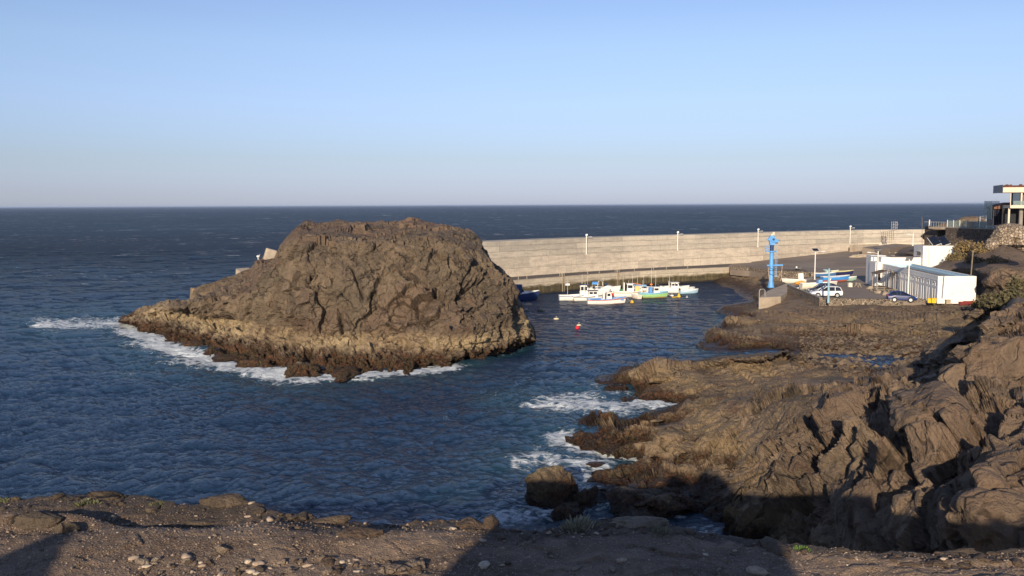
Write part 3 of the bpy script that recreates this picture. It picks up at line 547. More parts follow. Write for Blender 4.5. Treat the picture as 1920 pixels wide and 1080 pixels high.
def zfore(x, y):
    x = np.asarray(x, float); y = np.asarray(y, float); sh = x.shape; x = x.ravel(); y = y.ravel()
    p = np.array([x, y, x * 0]).T
    z = 12.42 + np.clip(10.6 - y, 0, 99) * .238 + np.clip(-y, 0, 99) * -.10
    u = x / np.maximum(y, 4); rd = np.interp(u, _ru, _rd)
    # a shallow trough and a sunny bank on the left, rock benches on the rim
    z += .10 * np.exp(-((y - 12.0) / .5) ** 2) * np.clip(-x / 2 + .2, 0, 1) - .10 * np.exp(-((y - 13.0) / .35) ** 2) * np.clip(-x - .5, 0, 1)
    z += .26 * np.exp(-((x + 6.9) / 1.0) ** 4 - ((y - 12.75) / .22) ** 2) + .16 * np.exp(-((x + 4.4) / .8) ** 2 - ((y - 14.0) / .25) ** 2)
    z += .06 * fbm(p * .6, 2, 70) + .018 * fbm(p * 2.6, 4, 71) + .006 * fbm(p * 14, 3, 72)
    z += np.clip((x - 3), 0, 2) * .03 * np.abs(fbm(p * np.array([1.2, 5, 1]), 3, 74))
    for mx, my, r, h in SHADE_MND:
        z += h * np.exp(-(((x - mx) / r) ** 2 + ((y - my) / 2.2) ** 2) ** 1.4) * (1 + .28 * fbm(p * 1.3, 4, 73, .7)) 
    ov = np.clip(y - rd - .12 * fbm(p * 1.5, 4, 75), 0, 99)
    z = z - ov * 3.2 + .3 * np.clip(ov, 0, 1) * fbm(p * 1.2, 3, 76)
    return z.reshape(sh)
def build_bluff():
    m, t, b = newmat('gravel_soil'); k = NT(t); p = k.pos(); 
    n = k.noise(p, .7, 6, .6); n2 = k.noise(p, 7, 6, .7); n3 = k.noise(p, 45, 5, .8)
    c = k.mix(k.rng(n, .4, .62), (.115, .077, .052), (.25, .175, .118)); c = k.mix(k.rng(n2, .45, .65), c, (.17, .125, .092)); c = k.mix(k.math('MULTIPLY', k.rng(n3, .55, .7), .5), c, (.30, .22, .15))
    vc = k.vor(p, 28, 'F1', 1); vd = k.vor(p, 28, 'F1', 0); c = k.mix(k.math('MULTIPLY', k.rng(k.sep(vc)[0], .72, .86), k.rng(vd, .42, .3)), c, (.33, .25, .18))
    c = k.mix(k.math('MULTIPLY', k.rng(k.math('ADD', k.attr('rim'), k.math('MULTIPLY', k.math('SUBTRACT', n2, .5), 1.6)), .35, .75), .8), c, k.mix(k.rng(n3, .5, .7), (.040, .031, .025), (.12, .088, .064)))  # dark band near the rim: scree colour that also paints in the shade there
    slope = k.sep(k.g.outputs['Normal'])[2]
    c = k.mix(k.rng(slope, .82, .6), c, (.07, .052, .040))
    k.l(c, b.inputs['Base Color']); b.inputs['Roughness'].default_value = .95
    h = k.math('ADD', k.math('MULTIPLY', n2, .5), k.math('ADD', k.math('MULTIPLY', n3, .12), k.math('MULTIPLY', k.rng(vd, .5, .1), .12)))
    k.l(k.bump(h, .10), b.inputs['Normal'])
    uu = np.arange(-.74, .76, .0017); yy = np.concatenate([np.arange(8.2, 14.9, .028), np.arange(14.95, 19.5, .12)])
    Y, U = np.meshgrid(yy, uu, indexing='ij'); V = np.array([(U * Y).ravel(), Y.ravel(), zfore(U * Y, Y).ravel()]).T
    V[:, 2] = np.maximum(V[:, 2], -2)
    q = np.clip((V[:, 1] - 8.4) / .6, 0, 1)
    V[:, 2] += q * .014 * np.maximum(0, vnoise(V * np.array([9, 9, 0]), 79)) + q * facets(V, (.5, .3, .4), .02, .02, .008, 80, .08)
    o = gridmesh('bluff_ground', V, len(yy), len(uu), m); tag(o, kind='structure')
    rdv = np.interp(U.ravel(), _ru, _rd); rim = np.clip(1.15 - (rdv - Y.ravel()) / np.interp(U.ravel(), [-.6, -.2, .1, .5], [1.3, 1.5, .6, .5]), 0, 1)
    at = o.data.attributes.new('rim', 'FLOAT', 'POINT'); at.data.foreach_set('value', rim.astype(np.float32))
    xs = np.arange(-60, 60.1, .4); ys = np.concatenate([np.arange(-70, -9, 2.), np.arange(-9, 8.4, .2)])
    Y, X = np.meshgrid(ys, xs, indexing='ij'); V = np.array([X.ravel(), Y.ravel(), zfore(X, np.minimum(Y, 8.2)).ravel()]).T; V[:, 2] -= .02
    o = gridmesh('bluff_top', V, len(ys), len(xs), m); tag(o, kind='structure')  # unseen ground behind the camera, carrying the mounds shaped for foreground shade
    return m
M_SOIL = build_bluff()

def build_haze():
    mb = MB(); mb.box(-30000, 30000, -300, 30000, -4, 26); m = bpy.data.materials.new('sea_haze'); m.use_nodes = True; t = m.node_tree; t.nodes.clear(); v = t.nodes.new('ShaderNodeVolumePrincipled'); o_ = t.nodes.new('ShaderNodeOutputMaterial')
    v.inputs['Color'].default_value = (.60, .74, 1.0, 1); v.inputs['Density'].default_value = 4e-5; t.links.new(v.outputs[0], o_.inputs['Volume'])
    o = mb.build('haze', m); tag(o, kind='stuff')
build_haze()

# ============================================================ HARBOUR STRUCTURES
def wallmat(name, c1, c2, along, bw, bh, stain=None):
    m, t, b = newmat(name); k = NT(t); p = k.pos(); x, y, z = k.sep(p)
    u = k.math('ADD', k.math('MULTIPLY', x, along[0]), k.math('MULTIPLY', y, along[1]))
    cb = k.n('ShaderNodeCombineXYZ'); k.l(u, cb.inputs[0]); k.l(z, cb.inputs[1]); v = cb.outputs[0]
    br = k.n('ShaderNodeTexBrick'); k.l(v, br.inputs['Vector']); br.offset = .37; br.inputs['Color1'].default_value = (0, 0, 0, 1); br.inputs['Color2'].default_value = (1, 1, 1, 1); br.inputs['Mortar'].default_value = (.5, .5, .5, 1)
    br.inputs['Scale'].default_value = 1; br.inputs['Mortar Size'].default_value = .025; br.inputs['Mortar Smooth'].default_value = .4; br.inputs['Brick Width'].default_value = bw; br.inputs['Row Height'].default_value = bh
    n1 = k.noise(k.mapv(v, (.35, 1.6, 1)), 1, 7, .68, .4); n2 = k.noise(p, 3.5, 6, .7); drip = k.noise(k.mapv(v, (3, .35, 1)), 1, 5, .65)
    c = k.mix(k.rng(k.math('ADD', k.math('MULTIPLY', n1, .8), k.math('MULTIPLY', k.sep(br.outputs[0])[0], .2)), .36, .62), c1, c2)
    c = k.mix(k.math('MULTIPLY', k.rng(n2, .48, .7), .45), c, tuple(v_ * .55 for v_ in c1)); c = k.mix(k.math('MULTIPLY', k.rng(drip, .52, .72), .5), c, tuple(v_ * .6 for v_ in c1))
    c = k.mix(k.math('MULTIPLY', br.outputs['Fac'], .42), c, tuple(v_ * .35 for v_ in c1))
    if stain:
        zz = k.math('ADD', z, k.math('MULTIPLY', k.math('SUBTRACT', n1, .5), 1.4)); c = k.mix(k.rng(zz, stain + .25, stain - .35), c, k.mix(k.rng(drip, .4, .65), (.055, .045, .022), (.13, .10, .045)))
        c = k.mix(k.rng(zz, .55, .1), c, (.018, .015, .012))
    k.l(c, b.inputs['Base Color']); b.inputs['Roughness'].default_value = .9
    h = k.math('SUBTRACT', k.math('MULTIPLY', n2, .4), k.math('MULTIPLY', br.outputs['Fac'], 1.)); k.l(k.bump(h, .05), b.inputs['Normal']); return m
AL = (.79, .61)
M_WLOW = wallmat('lower_wall_concrete', (.42, .36, .285), (.62, .53, .41), AL, 13, 2.3)
M_WUP = wallmat('parapet_concrete', (.37, .33, .27), (.53, .465, .37), AL, 21, 1.13)
M_QUAY = wallmat('quay_concrete', (.42, .36, .27), (.54, .46, .34), AL, 4.2, 1.1, stain=1.75)
M_CONC = mat('pale_concrete', (.42, .34, .25), .9, var=.25, scale=.6, bump=.02, dirt=(.22, .17, .12))
M_CONC2 = mat('grey_concrete', (.30, .27, .23), .9, var=.25, scale=.8, bump=.02, dirt=(.16, .13, .10))
M_ROAD = mat('quay_asphalt', (.115, .098, .085), .95, var=.2, scale=.3)
M_RUB = rubblemat('lava_stone_masonry', (.055, .042, .034), (.24, .18, .13), 2.3, (.38, .31, .22))
M_RUBD = rubblemat('dark_stone_masonry', (.05, .038, .03), (.13, .095, .07), 2.0, (.16, .12, .09))
M_KILN = rubblemat('pale_kiln_stone', (.30, .23, .16), (.60, .47, .33), 2.6, (.12, .09, .065))
def strip(mb, A, B, z0a, z1a, z0b=None, z1b=None):
    """solid between two plan polylines A (front) and B (back)"""
    n = len(A); vs = []
    for a, b_ in zip(A, B): vs += [(a[0], a[1], z0a), (b_[0], b_[1], z0a if z0b is None else z0b), (b_[0], b_[1], z1b if z1b is not None else z1a), (a[0], a[1], z1a)]
    fs = [(i * 4 + k, i * 4 + (k + 1) % 4, (i + 1) * 4 + (k + 1) % 4, (i + 1) * 4 + k) for i in range(n - 1) for k in range(4)] + [(0, 1, 2, 3), tuple((n - 1) * 4 + k for k in (3, 2, 1, 0))]
    mb.add(vs, fs)
def off_poly(A, d):
    A = np.array(A, float)[:, :2]; t = np.gradient(A, axis=0); t /= np.linalg.norm(t, axis=1, keepdims=True); return A + np.stack([-t[:, 1], t[:, 0]], 1) * d
Bl = np.array([(-21, 156.5), (-5, 171.8), (6, 181.4), (15.7, 189.6), (26, 197.2), (37.5, 204.3), (44, 207.9), (57, 216.5), (68, 224.2), (79, 231.0), (93, 238.2), (112, 240.5)], float)
br_ = empty('breakwater', (0, 0, 0), 0, 'long stepped concrete breakwater wall running behind the moored boats', 'breakwater')
# lower tier: battered face, ledge on top; upper tier set back
def tier(name, m, f0, f1, bk, z0, z1, capz=None):
    a0 = off_poly(Bl, f0); a1 = off_poly(Bl, f1); b0 = off_poly(Bl, bk); vs = []; n = len(Bl)
    for i in range(n):
        vs += [(a0[i][0], a0[i][1], z0), (b0[i][0], b0[i][1], z0), (b0[i][0], b0[i][1], z1), (a1[i][0], a1[i][1], z1)]
    mb = MB(); mb.add(vs, [(i * 4 + k, i * 4 + (k + 1) % 4, (i + 1) * 4 + (k + 1) % 4, (i + 1) * 4 + k) for i in range(n - 1) for k in range(4)] + [(0, 1, 2, 3), tuple((n - 1) * 4 + k for k in (3, 2, 1, 0))]); return mb.build(name, m, br_)
tier('lower_wall', M_WLOW, 0, .25, 9, -2, 6.62)
for q, (za, zb) in enumerate(((6.62, 7.75), (7.75, 8.88), (8.88, 10.0))): tier('parapet_course', M_WUP, .95 + q * .05, .95 + q * .05, 6 - q * .01, za, zb)
# armour rubble on the sea side of its outer end, with concrete cubes showing past the islet
def rock(name, m, loc, size, seed, rz=0, lvl=4, rough=1., flat=0., label=None, cat=None, group=None, parent=None, sq=0):
    import bmesh
    bm = bmesh.new(); bmesh.ops.create_icosphere(bm, subdivisions=lvl, radius=1); v = np.array([x.co[:] for x in bm.verts])
    n = v / np.linalg.norm(v, axis=1, keepdims=True); g = np.random.RandomState(seed)
    r = np.full(len(v), 1.35)      # cut the ball by random planes: angular block
    for _ in range(11):
        d = g.randn(3); d /= np.linalg.norm(d); h = .72 + .32 * g.rand(); c = n @ d; r = np.minimum(r, np.where(c > .05, h / np.maximum(c, .05), 9))
    if sq: r = np.minimum(r * 1.12, 1 / (np.abs(n) ** sq).sum(1) ** (1 / sq))
    mx = max(size); q = n * r[:, None]; s = float(min(3., 1. + .0 * mx))
    r = r + rough * (.10 * fbm(q * 1.7 + seed, 4, seed) + facets(q * 1.5 + seed * 3.1, (1, 1, 1), .16, .2, .08, seed, .06))
    v = n * r[:, None]
    if flat: v[:, 2] = np.where(v[:, 2] > flat, flat + (v[:, 2] - flat) * .15, v[:, 2])
    v = v * np.array(size)
    for i, x in enumerate(bm.verts): x.co = v[i]
    for f in bm.faces: f.smooth = True
    me = bpy.data.meshes.new(name); bm.to_mesh(me); bm.free(); o = link(me, name, m, parent); o.location = tuple(float(c) for c in loc); o.rotation_euler = (0, 0, rz); tag(o, label, cat, group); return o
rock('rubble_mound', M_ISLET, (-30, 153, 0), (17, 4.5, 6.5), 5, .65, 5, label='brown rubble mound at the outer end of the breakwater, mostly behind the islet', cat='rubble mound')
cubes = [(507, 478, 156, 2.0, 'pale concrete armour block perched highest, behind the upper left edge of the islet', .3), (459, 519, 156, 2.5, 'pale five-sided looking armour block behind the middle of the islet\'s left slope', .7), (425, 540, 155, 2.0, 'brown stained armour block just left of the pale five-sided one', .2),
         (371, 553, 154, 2.3, 'tilted brown armour block farthest left behind the islet', .5), (398, 553, 155, 2.2, 'low brown armour block second from the left behind the islet', .9), (472, 512, 157, .7, 'smallest concrete armour block beside the pale five-sided one', .1)]
for i, (px, py, D, s, lb, a) in enumerate(cubes):
    c = PD(px, py, D); mb = MB(); h = s / 2
    poly = [(-h, -h * .8), (-h * .8, -h), (h * .8, -h), (h, -h * .8), (h, h * .8), (h * .8, h), (-h * .8, h), (-h, h * .8)]; mb.prism(poly, -h, h)
    o = mb.build('armour_block', mat('block_concrete', (.40, .33, .25), .9, var=.2, bump=.02) if i in (0, 1, 5) else mat('stained_block', (.24, .17, .10), .9, var=.3), bevel=.12); o.location = tuple(float(v) for v in c); o.rotation_euler = (.25 * math.sin(i * 2.1), .3 * math.cos(i * 1.7), a)
    tag(o, lb, 'armour block', 'concrete armour blocks of the breakwater')
for px, py, D, s in ((505, 492, 157, 2.6), (455, 536, 156, 3), (412, 556, 154.5, 2.5), (378, 566, 153.5, 2.5), (478, 520, 157, 2.6), (432, 552, 155, 2.6)):
    c = PD(px, py, D); rock('rubble_boulder', M_ISLET, (c[0], c[1] + 1, c[2] - 1), (s * .9, s * .8, s * .8), int(px), .3, 3, label='brown boulder propping the armour blocks behind the islet', cat='boulder', group='boulders under the armour blocks')
bird = MB(); bird.tube([(0, 0, 0), (0, 0, .35)], .06).ball((0, 0, .45), (.22, .12, .15)).ball((.2, 0, .62), .07); o = bird.build('gull', mat('gull_white', (.7, .7, .68))); o.location = tuple(float(v) for v in PD(484, 487, 121)); tag(o, 'tiny white gull standing on the stepped left shoulder of the islet', 'bird')

# quay
E_ = P([965, 1099, 1200, 1320, 1367], [526, 515.3, 508.5, 503, 501], 3.0)[:, :2]; E_ = np.vstack([[(-27, 143.5)], E_])
qb = np.array([(-23, 158.5), (1, 178.5), (14.5, 190.5), (28, 200), (44.5, 209.5), (52, 214)])
mb = MB(); strip(mb, E_, qb, -3, 2.95); qy = mb.build('quay', M_QUAY); tag(qy, 'concrete quay with dark tide stains below the breakwater wall', 'quay')
mb = MB(); strip(mb, off_poly(E_, .9), qb - np.array([0, .3]), 2.955, 3.0); o = mb.build('quay_road', M_ROAD); tag(o, kind='structure')
mb = MB(); strip(mb, off_poly(E_, .0), off_poly(E_, .88), 2.955, 3.03); o = mb.build('quay_kerb', M_CONC, qy)
# harbour yard
C1 = P([1536.5], [565], 3.)[0]; C0 = P([1476], [539], 3.)[0]; C2 = P([1736], [567], 3.)[0]
yard = [(C1[0] + .45, C1[1] + .35), (59.3, 127.4), (68, 125.5), (72, 140), (76, 160), (95, 200), (112, 238), (93, 240), (79, 232.5), (57, 218), (44.3, 209.3), (48.4, 201.3)] + [tuple(v[:2]) for v in P([1369, 1405, 1441, 1490, 1530, 1529, 1476], [505, 508, 513, 516, 516, 521, 540], 3.0)]
m, t, b = newmat('yard_sand'); k = NT(t); p = k.pos(); n = k.noise(p, .12, 5, .6); n2 = k.noise(k.mapv(p, (.25, 1, 1), (0, 0, R(-8))), .8, 5, .6); n3 = k.noise(p, 6, 5, .7)
c = k.mix(k.rng(n, .35, .65), (.185, .145, .112), (.25, .20, .155)); c = k.mix(k.math('MULTIPLY', k.rng(n2, .5, .7), .5), c, (.28, .225, .175)); c = k.mix(k.math('MULTIPLY', k.rng(n3, .5, .8), .5), c, (.10, .08, .062))
k.l(c, b.inputs['Base Color']); b.inputs['Roughness'].default_value = .95; M_YARD = m
mb = MB(); mb.prism(yard, 1.8, 2.99); o = mb.build('harbour_yard', M_YARD); tag(o, kind='structure')
mb = MB(); ra = [(52, 203, 2.99), (70, 200, 3.0), (90, 197, 3.2), (112, 196, 4.6)]; rb = [(58, 218, 3.2), (79, 231.5, 4.2), (93, 238.6, 5.0), (113, 241, 6.2)]
mb.add([(*v[:2], v[2]) for v in ra] + rb + [(v[0], v[1], 1) for v in ra] + [(v[0], v[1], 1) for v in rb], [(i, i + 1, i + 5, i + 4) for i in range(3)] + [(i + 8, i + 9, i + 1, i) for i in range(3)]); o = mb.build('sand_ramp', M_YARD); tag(o, kind='structure')
# parking retaining wall (L-shaped) of lava stone with pale cap
Wl = np.array([C0[:2], C1[:2]]); Wr = np.array([C1[:2], C2[:2]])
d1 = (Wl[1] - Wl[0]) / np.linalg.norm(Wl[1] - Wl[0]); d2 = (Wr[1] - Wr[0]) / np.linalg.norm(Wr[1] - Wr[0]); n1 = np.array([d1[1], -d1[0]]); n2_ = np.array([-d2[1], d2[0]])
if n1 @ (np.array([60., 140.]) - C1[:2]) < 0: n1 = -n1
if n2_ @ (np.array([60., 140.]) - C1[:2]) < 0: n2_ = -n2_
T_ = .5; inner = C1[:2] + n1 * T_ + n2_ * T_ * .9
rw = empty('retaining_wall', (0, 0, 0), 0, 'low L-shaped lava stone wall edging the parking area, turning a corner at the pale blue lamp post', 'wall')
mb = MB(); mb.prism([tuple(Wl[0]), tuple(C1[:2]), tuple(C2[:2]), tuple(C2[:2] + n2_ * T_), tuple(inner), tuple(Wl[0] + n1 * T_)], 1.2, 3.42); mb.build('stone_wall', M_RUB, rw)
mb = MB(); mb.prism([tuple(Wl[0] - n1 * .04), tuple(C1[:2] - n1 * .04), tuple(inner + n1 * .03), tuple(Wl[0] + n1 * (T_ + .04))], 3.425, 3.53); mb.build('wall_cap', M_CONC2, rw)
# rubble wall behind the crane
Wf = P([1369, 1405, 1441, 1490, 1533], [505, 508, 514, 517, 518], 2.9)[:, :2] - np.array([0, .5])
mb = MB(); strip(mb, Wf, off_poly(Wf, .6), 1.2, 3.75); o = mb.build('rubble_wall', M_RUB); tag(o, 'long low rubble wall holding the dark sand behind the blue crane', 'wall')
Wf = P([1613, 1660, 1709], [479, 478, 478], 4.2)[:, :2]; mb = MB(); strip(mb, Wf, off_poly(Wf, .7), 2.5, 4.9); o = mb.build('rubble_wall', M_RUB); tag(o, 'short rubble wall on the sand just behind the white building', 'wall')
Wf = P([1598, 1650, 1712], [466.5, 464, 460], 5.4)[:, :2]; mb = MB(); strip(mb, Wf, off_poly(Wf, .8), 3.0, 6.3); o = mb.build('retaining_wall', M_CONC); tag(o, 'pale concrete wall curving up the slope under the wire fence', 'wall')
Wf = P([1640, 1672, 1700, 1722], [476, 472, 468, 467], 4.9)[:, :2]; mb = MB(); strip(mb, Wf, off_poly(Wf, 3.), 3.5, 5.9, None, 6.4); o = mb.build('earth_bank', M_YARD); tag(o, kind='structure')
# crane platform and slipway strip
pl = P([1424, 1424, 1431, 1476, 1530, 1529, 1476, 1476], [558, 556, 546, 531, 518.5, 521.5, 540, 547], 3.0)
plat = [tuple(v[:2]) for v in P([1423.5, 1464, 1476, 1476, 1500, 1530, 1526, 1490, 1440], [558, 556, 549, 540, 530, 521, 518.5, 525.5, 545], 3.05)]
mb = MB(); mb.prism(plat, -1, 3.05); o = mb.build('concrete_platform', M_CONC); tag(o, 'small concrete landing platform carrying the blue crane', 'platform')
mb = MB(); c = P([1423], [558], 3.05)[0]
for dy in (0, 1.0): mb.tube([(c[0] + .05 + dy * .9, c[1] + dy * .2, -.6 if dy == 0 else 3.0), (c[0] + .05 + dy * .9, c[1] + dy * .2, 4.1)], .05)
mb.tube([(c[0] + .05, c[1], 4.1), (c[0] + .25, c[1] + .02, 4.3), (c[0] + .75, c[1] + .18, 4.3), (c[0] + .95, c[1] + .2, 4.1)], .05); o = mb.build('ladder_rail', mat('galvanised', (.45, .42, .38), .5, .3)); tag(o, 'grey steel hoop rail of the ladder at the left corner of the crane platform', 'handrail')
sl = P([1424, 1424, 1385, 1384], [563, 549, 551, 557], .2)[:, :2]; mb = MB(); mb.add([(*sl[0], .55), (*sl[1], .75), (*sl[2], -.25), (*sl[3], -.3), (*sl[0], -1), (*sl[1], -1), (*sl[2], -1), (*sl[3], -1)], [(0, 1, 2, 3), (0, 3, 7, 4), (3, 2, 6, 7), (1, 0, 4, 5), (2, 1, 5, 6)])
o = mb.build('slipway', mat('wet_sand', (.20, .135, .075), .7, var=.2)); tag(o, kind='structure')

# quay ladders, poles and rails
def frame_at(pl, s):   # point and direction along a plan polyline at arc length s
    d = np.linalg.norm(np.diff(pl, axis=0), axis=1); i = 0
    while i < len(d) - 1 and s > d[i]: s -= d[i]; i += 1
    t = (pl[i + 1] - pl[i]) / d[i]; return pl[i] + t * s, math.atan2(t[1], t[0])
for px, lb in ((1055, 'rusty quay ladder with pale handrails, the left one, behind the boat with the round sign'), (1158, 'rusty quay ladder with pale handrails, the right one, behind the red skiff')):
    q = P([px], [520], 3.)[0]; u = q[0] / q[1]
    for i in range(len(E_) - 1):
        a, b2 = E_[i], E_[i + 1]; den = (b2[0] - a[0]) - u * (b2[1] - a[1]); s = (u * a[1] - a[0]) / den
        if 0 <= s <= 1: pt = a + (b2 - a) * s; ang = math.atan2(b2[1] - a[1], b2[0] - a[0])
    e = empty('quay_ladder', (pt[0], pt[1], 0), ang, lb, 'ladder', 'ladders on the quay wall')
    mb = MB(); mb.tube([(-.25, -.16, .1), (-.25, -.16, 4.3), (-.25, .5, 4.3), (-.25, .5, 3.16)], .045).tube([(.25, -.16, .1), (.25, -.16, 4.3), (.25, .5, 4.3), (.25, .5, 3.16)], .045); mb.build('handrail', mat('rail_paint', (.5, .42, .3), .6), e)
    for z in np.arange(.3, 3.1, .3): mb = MB(); mb.box(-.24, .24, -.2, -.12, z, z + .06); mb.build('rung', mat('rust', (.22, .13, .07), .8), e)
random.seed(4)
pole = None
for px, hgt in ((972, 1.1), (988, 1.0), (1050, 1.3), (1102, .9), (1124, 1.0), (1190, 1.0), (1226, .9), (1250, 1.1), (1290, 1.0)):
    q = P([px], [520 - (px - 1055) * .075], 3.16)[0]; i = 0; u = q[0] / q[1]
    for i in range(len(E_) - 1):
        a, b2 = E_[i], E_[i + 1]; s = (u * a[1] - a[0]) / ((b2[0] - a[0]) - u * (b2[1] - a[1]))
        if 0 <= s <= 1: pt = a + (b2 - a) * s
    if pole is None:
        mb = MB(); mb.tube([(0, 0, 0), (0, 0, 1.0)], .045).cone(0, 0, 0, .06, .11, .11, 10); pole = mb.build('mooring_post', mat('rail_paint', (.5, .42, .3), .6)); tag(pole, 'thin pale mooring post on the kerb of the quay', 'post', 'mooring posts along the quay edge'); o = pole
    else: o = dup(pole)
    o.location = (float(pt[0]), float(pt[1]) + .4, 3.165); o.scale = (1, 1, hgt)

# ---------------------------------------------------------------- lamps
M_WHITE = mat('white_paint', (.80, .77, .70), .5, var=.08, scale=2)
M_PV = mat('solar_glass', (.012, .016, .03), .2, spec=.6)
M_PVF = mat('grey_frame', (.35, .35, .36), .5, .5)
def solar_lamp(loc, H, rz, col, label, group, panel=True, arm=1.3, tilt=.45, r=.09, head=True):
    e = empty('street_lamp', loc, rz, label, 'street lamp', group); m = col
    mb = MB(); mb.tube([(0, 0, 0), (0, 0, H)], [r * 1.2, r * .85], 12).box(-.2, .2, -.2, .2, 0, .04); mb.build('pole', m, e)
    mb = MB(); mb.tube([(0, 0, H - .45), (arm * .5, 0, H - .28), (arm, 0, H - .2)], .035); mb.build('arm', m, e)
    mb = MB(); mb.prof([(arm - .1, H - .26), (arm + .05, H - .14), (arm + .55, H - .12), (arm + .6, H - .2), (arm + .1, H - .28)], -.12, .12); mb.build('lamp_head', m, e)
    if panel:
        mb = MB(); mb.box(-.5, .5, -.42, .42, H + .12, H + .16, (tilt, 0, 0)); p_ = mb.build('solar_panel', M_PV, e)
        mb = MB(); mb.box(-.53, .53, -.45, .45, H + .075, H + .115, (tilt, 0, 0)).tube([(0, 0, H - .05), (0, 0, H + .1)], .05); mb.build('panel_frame', M_PVF, e)
    return e
gl = 'white lamp posts standing on the breakwater ledge'
for px, py, H, lb in ((1099.5, 475.5, 3.9, 'white breakwater lamp farthest left, nearest the islet'), (1270.5, 469, 3.95, 'white breakwater lamp second from the left'), (1421, 462, 4.1, 'white breakwater lamp just left of the top of the blue crane'), (1593.5, 456.5, 4.3, 'white breakwater lamp farthest right, above the parked cars')):
    w_ = P([px], [py], 6.62)[0]; u = w_[0] / w_[1]; LB = off_poly(Bl, .6)
    for i in range(len(LB) - 1):
        a, b2 = LB[i], LB[i + 1]; s = (u * a[1] - a[0]) / ((b2[0] - a[0]) - u * (b2[1] - a[1]))
        if 0 <= s <= 1: pt = a + (b2 - a) * s
    e = empty('breakwater_lamp', (pt[0], pt[1], 6.62), 0, lb, 'street lamp', gl)
    mb = MB(); mb.tube([(0, 0, 0), (0, 0, H)], .10, 12).box(-.2, .2, -.2, .2, 0, .05); mb.build('pole', M_WHITE, e)
    mb = MB(); mb.prof([(-.22, H), (.22, H), (.26, H + .25), (.08, H + .38), (-.18, H + .25)], -.2, .2); mb.build('control_box', M_WHITE, e)
    mb = MB(); mb.tube([(.1, 0, H - .35), (.85, 0, H - .25)], .04).box(.8, 1.15, -.1, .1, H - .31, H - .22); mb.build('arm', M_WHITE, e)
def yz(px, py, z): return P([px], [py], z)[0]
W1 = 'solar lamp posts of the harbour yard'
solar_lamp(yz(1527.5, 524, 3.0), 5.4, .1, M_WHITE, 'white solar lamp post behind the boats laid up ashore, right of the blue crane', W1)
solar_lamp(yz(1644.5, 537.5, 3.0), 6.0, R(180), M_WHITE, 'white solar lamp post at the far left end of the white building', W1)
solar_lamp(yz(1702.5, 556, 3.0), 5.6, R(180), M_WHITE, 'white solar lamp post before the doors of the white building, above the navy car', W1, tilt=.8)
solar_lamp(yz(1553, 567.5, 3.0), 4.85, R(175), mat('pale_blue_paint', (.28, .48, .58), .5, var=.15, scale=2, dirt=(.3, .3, .28)), 'pale blue lamp post at the corner of the parking wall, before the white car', W1, panel=False, arm=.25, r=.14)
solar_lamp(PD(1711.5, 461, 170), 2.4, R(180), M_WHITE, 'short white lamp post rising behind the square tower of the white building', W1, panel=False, arm=.7)
def rail_thing(px, py0, py1, D, name, label, cat, r=.05, m=None, lean=0):
    a = PD(px, py0, D); b2 = PD(px + lean, py1, D); mb = MB(); mb.tube([a, b2], r); o = mb.build(name, m or mat('old_wood', (.22, .17, .12), .9)); tag(o, label, cat); return o
rail_thing(1729, 462, 407, 172, 'flag_pole', 'thin bare pole rising behind the tower of the white building against the sea', 'pole', .04)
rail_thing(1820.5, 517, 470, 112, 'utility_pole', 'leaning weathered wooden pole on the scrub slope right of the white building', 'utility pole', .08, lean=4)
e = empty('lattice_mast', PD(1676.6, 432, 226), 0, 'small grey lattice mast at the landward end of the breakwater', 'mast'); mb = MB()
for x, y in ((-.5, -.5), (.5, -.5), (.5, .5), (-.5, .5)): mb.tube([(x, y, 0), (x, y, 2.2)], .06)
for z in (0.1, .75, 1.4, 2.1):
    mb.tube([(-.5, -.5, z), (.5, -.5, z), (.5, .5, z), (-.5, .5, z), (-.5, -.5, z)], .05)
    if z < 2: mb.tube([(-.5, -.5, z), (.5, -.5, z + .65)], .05)
mb.build('lattice', M_PVF, e)
# wire fence
e = empty('wire_fence', (0, 0, 0), 0, 'brown wire mesh fence on the slope between breakwater and terrace', 'fence')
fa = PD(1652, 453, 212); fb = PD(1675, 450, 205); 
for i in range(7):
    t_ = i / 6; q = fa * (1 - t_) + fb * t_; mb = MB(); mb.tube([q, q + np.array([0, 0, 2.2])], .05); mb.build('post', mat('rust', (.22, .13, .07), .8), e)
mb = MB()
for z in (.3, .7, 1.1, 1.5, 1.9, 2.15): mb.tube([fa + np.array([0, 0, z]), fb + np.array([0, 0, z])], .018, 4)
mb.build('wires', mat('rust', (.22, .13, .07), .8), e)

